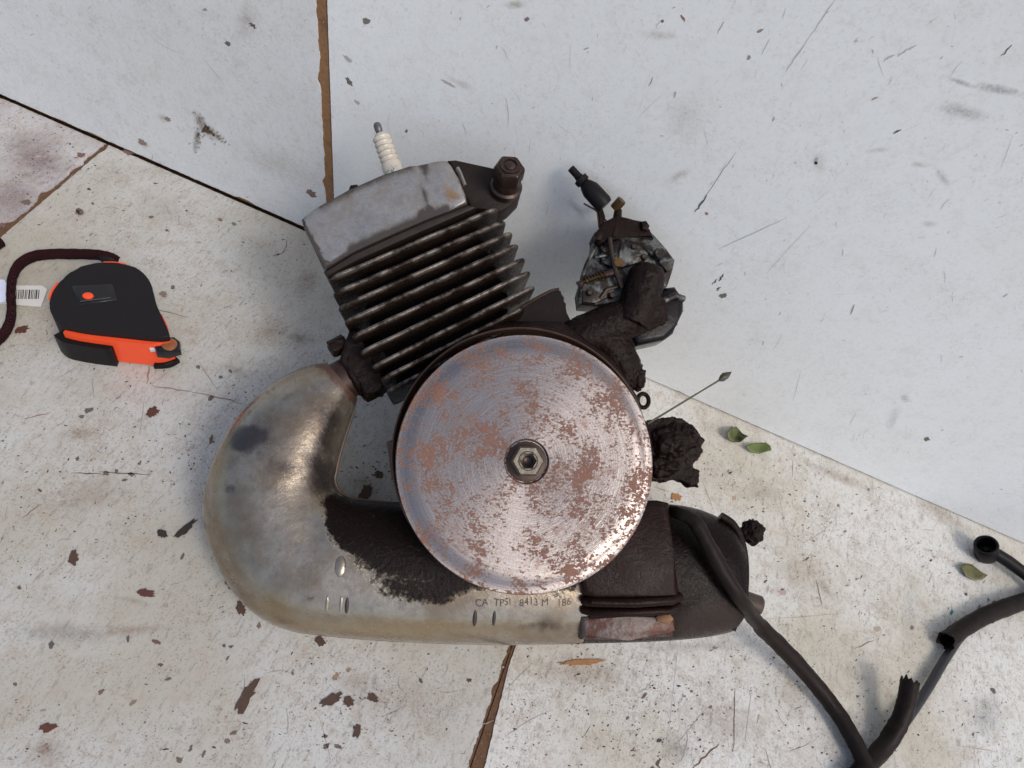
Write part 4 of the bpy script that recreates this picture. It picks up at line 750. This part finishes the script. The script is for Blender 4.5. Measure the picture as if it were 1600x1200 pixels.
bm = bmesh.new(); prism(bm, [fl(x, y, .0225) for x, y in [(229, 533), (238, 534), (242, 545), (234, 546)]], (0, 0, 1), .003, .0006, 1); link('blade_end', bm, m_simple('white_blade', (.5, .5, .52), .4), tape)
q = spline([fl(184, 408, .018), fl(172, 402, .020), fl(150, 398, .018), (fl(120, 397, .014)), fl(85, 397, .010), fl(55, 400, .008), fl(32, 412, .007), fl(20, 432, .006), fl(17, 460, .006), fl(18, 488, .006), fl(12, 512, .006), fl(-4, 532, .006), fl(-40, 560, .006), fl(-90, 540, .006), fl(-110, 470, .006), fl(-60, 420, .006), fl(-20, 392, .006), fl(4, 376, .006), fl(20, 358, .007), fl(10, 345, .004), fl(-30, 340, .004)], 150)
bm = bmesh.new(); tube(bm, q[:128], .0046, 12, flat=.55, up=(0, 0, 1), jit=.03); link('wrist_strap', bm, M_STRAP, tape)
bm = bmesh.new(); lump(bm, fl(170, 404, .019), .0050, .12, 2, 3, (1.3, 1, .8), 3); link('strap_knot', bm, M_CASE, tape)
TZ = .0012
bm = bmesh.new(); prism(bm, [fl(x, y, TZ) for x, y in [(-2, 446), (66, 446), (74, 452), (64, 479), (-2, 474)]], (0, 0, 1), .0006); tg = link('barcode_tag', bm, M_TAG, tape, smooth=False)
bm = bmesh.new(); x = 22.0; r_ = random.Random(4)
while x < 60:
    w = r_.choice([1.0, 1.5, 2.4]); sk = lambda y, x=x: x
    vs = [bm.verts.new(fl(*p, TZ + .00015)) for p in ((x, 467), (x + w, 467.3), (x + w + 1.6, 452.8), (x + 1.6, 452.5))]; bm.faces.new(vs); x += w + r_.choice([1.0, 1.6, 2.0])
link('barcode', bm, M_INK, tg, smooth=False)
bm = bmesh.new(); prism(bm, [fl(x, y, .004) for x, y in [(-14, 436), (7, 437), (11, 445), (9, 471), (-14, 474)]], (0, 0, 1), .0006); link('paper_label', bm, M_BLUETAG, tape, smooth=False)

# ------------------------------------------------------------------ leaves, stalk, flakes
def leaf(pts, mat, label, curl, h0=.001):
    pc = np.mean(np.array(pts, float), axis=0); pts = [tuple(pc + (np.array(p) - pc) * .86) for p in pts]
    bm = bmesh.new(); n = len(pts); c = np.mean(np.array(pts, float), axis=0); vs = []
    for j, k in enumerate((0.0, .35, .7, 1.0)):
        row = []
        for i, p in enumerate(pts):
            q = c + (np.array(p) - c) * k; hh = h0 + curl * (k ** 1.6) * (.5 + .5 * math.sin(i * 2 * math.pi / n * 2 + 1)); hh = max(.0003, hh + .0016 * k * mn.noise(Vector((q[0] * .13, q[1] * .13, 1)))); row.append(bm.verts.new(fl(q[0] + 2.5 * k * mn.noise(Vector((q[0] * .2, q[1] * .2, 4))), q[1], hh)))
            if k == 0: break
        vs.append(row)
    for i in range(n): bm.faces.new((vs[0][0], vs[1][i], vs[1][(i + 1) % n]))
    for A, B in zip(vs[1:], vs[2:]):
        for i in range(n): bm.faces.new((A[i], B[i], B[(i + 1) % n], A[(i + 1) % n]))
    o = obj1('leaf', bm, mat, label, 'leaf', 'green leaf scraps by the wall'); s = o.modifiers.new('thick', 'SOLIDIFY'); s.thickness = .0004; return o
leaf([(1134, 676), (1140, 668), (1150, 664), (1156, 670), (1162, 678), (1172, 681), (1164, 686), (1158, 692), (1145, 693), (1136, 688)], M_LEAF1, 'curled olive leaf scrap nearest the dry stalk', .008)
leaf([(1162, 698), (1172, 692), (1186, 691), (1198, 690), (1206, 696), (1208, 704), (1196, 707), (1186, 710), (1172, 708)], M_LEAF2, 'bright green leaf scrap beside the olive one', .0035)
leaf([(1497, 886), (1505, 878), (1518, 880), (1532, 892), (1546, 900), (1536, 908), (1520, 909), (1508, 902)], M_LEAF3, 'browning leaf scrap below the black end cap', .003)
stk = thing('dry_stalk', 'thin grey-green stalk with pointed seed head sticking out beside the flywheel', 'stalk')
a, b_ = EW(1012, 662, 10), EW(1124, 594, 14); e_ = EW(1143, 581, 14)
bm = bmesh.new(); tube(bm, [a + (b_ - a) * t for t in (0, .25, .5, .75, 1)], [.0007, .0006, .0006, .0005, .0006], 8); link('stem', bm, M_STALK, stk)
bm = bmesh.new(); tube(bm, [b_ + (e_ - b_) * t for t in (-.05, .2, .45, .75, 1)], [.0006, .0019, .0022, .0013, .0002], 10, jit=.08); link('seed_head', bm, M_STALK, stk)
def flake(x, y, rx, ry, rot, mat, label, cat='rust flake', grp='rust flakes fallen on the floor', th=.0008, at=fl, seed=None, rag=.36):
    seed = seed or int(x * 3 + y); r = random.Random(seed); K = 26; c, s = math.cos(rot), math.sin(rot); bm = bmesh.new(); P = []
    for i in range(K):
        t = -2 * math.pi * i / K; q = 1 + rag * r.uniform(-1, 1); u, v = rx * q * math.cos(t), ry * q * math.sin(t); P.append(at(x + u * c - v * s, y + u * s + v * c, th))
    prism(bm, P, (0, 0, 1), th - .0001, .0002, 1); obj1('rust_flake', bm, mat, label, cat, grp, smooth=False)
for a in [(115, 871, 8, 10, .2, M_FLAKE, 'squarish brown rust flake at left, midway down the floor'), (228, 926, 13, 5.5, .15, M_FLAKE2, 'ragged dark red rust flake left of the muffler bend'), (363, 914, 15, 7, .7, M_FLAKE, 'pointed brown rust flake half under the muffler bend'), (376, 950, 6, 10, -.4, M_FLAKE, 'small oval rust flake just below the muffler bend'),
          (384, 1090, 32, 8, -1.05, M_FLAKE, 'long dagger-shaped brown rust flake below the muffler'), (75, 1137, 12, 6, -.2, M_FLAKE2, 'reddish rust flake at the bottom left'), (238, 643, 9, 7, -.2, M_FLAKE2, 'bright reddish-brown flake below the tape measure'), (34, 514, 10, 5.5, -.3, M_FLAKE2, 'red-brown flake beside the wrist strap'),
          (290, 825, 20, 5, -.75, M_FLAKE4, 'dark stick-like crumb left of the muffler'), (253, 833, 9, 6, .3, M_FLAKE4, 'dark forked crumb beside the stick-like one'), (500, 1001, 9, 7, 0, M_FLAKE, 'brown flake touching the lower edge of the muffler'), (517, 1093, 17, 8, -.45, M_FLAKE, 'largest of the brown flakes below the muffler bend'),
          (545, 1096, 8, 7, .5, M_FLAKE, 'middle one of three brown flakes below the muffler'), (582, 1090, 9, 6, .6, M_FLAKE, 'rightmost of three brown flakes below the muffler'), (558, 1142, 6, 10, .3, M_FLAKE, 'upright pointed brown flake left of the floor joint'),
          (910, 1035, 30, 4.5, -.06, M_FLAKE3, 'thin orange-brown wood splinter below the muffler'), (1057, 776, 7, 6, .2, M_FLAKE3, 'orange rust chip at the top of the muffler tail'), (572, 770, 8, 14, .5, M_FLAKE, 'brown flake inside the muffler bend'), (592, 741, 6, 5, .2, M_FLAKE, 'small brown flake near the flywheel edge inside the bend'), (612, 614, 3, 8, .4, M_FLAKE3, 'straw-coloured splinter below the cylinder fins')]: flake(*a)
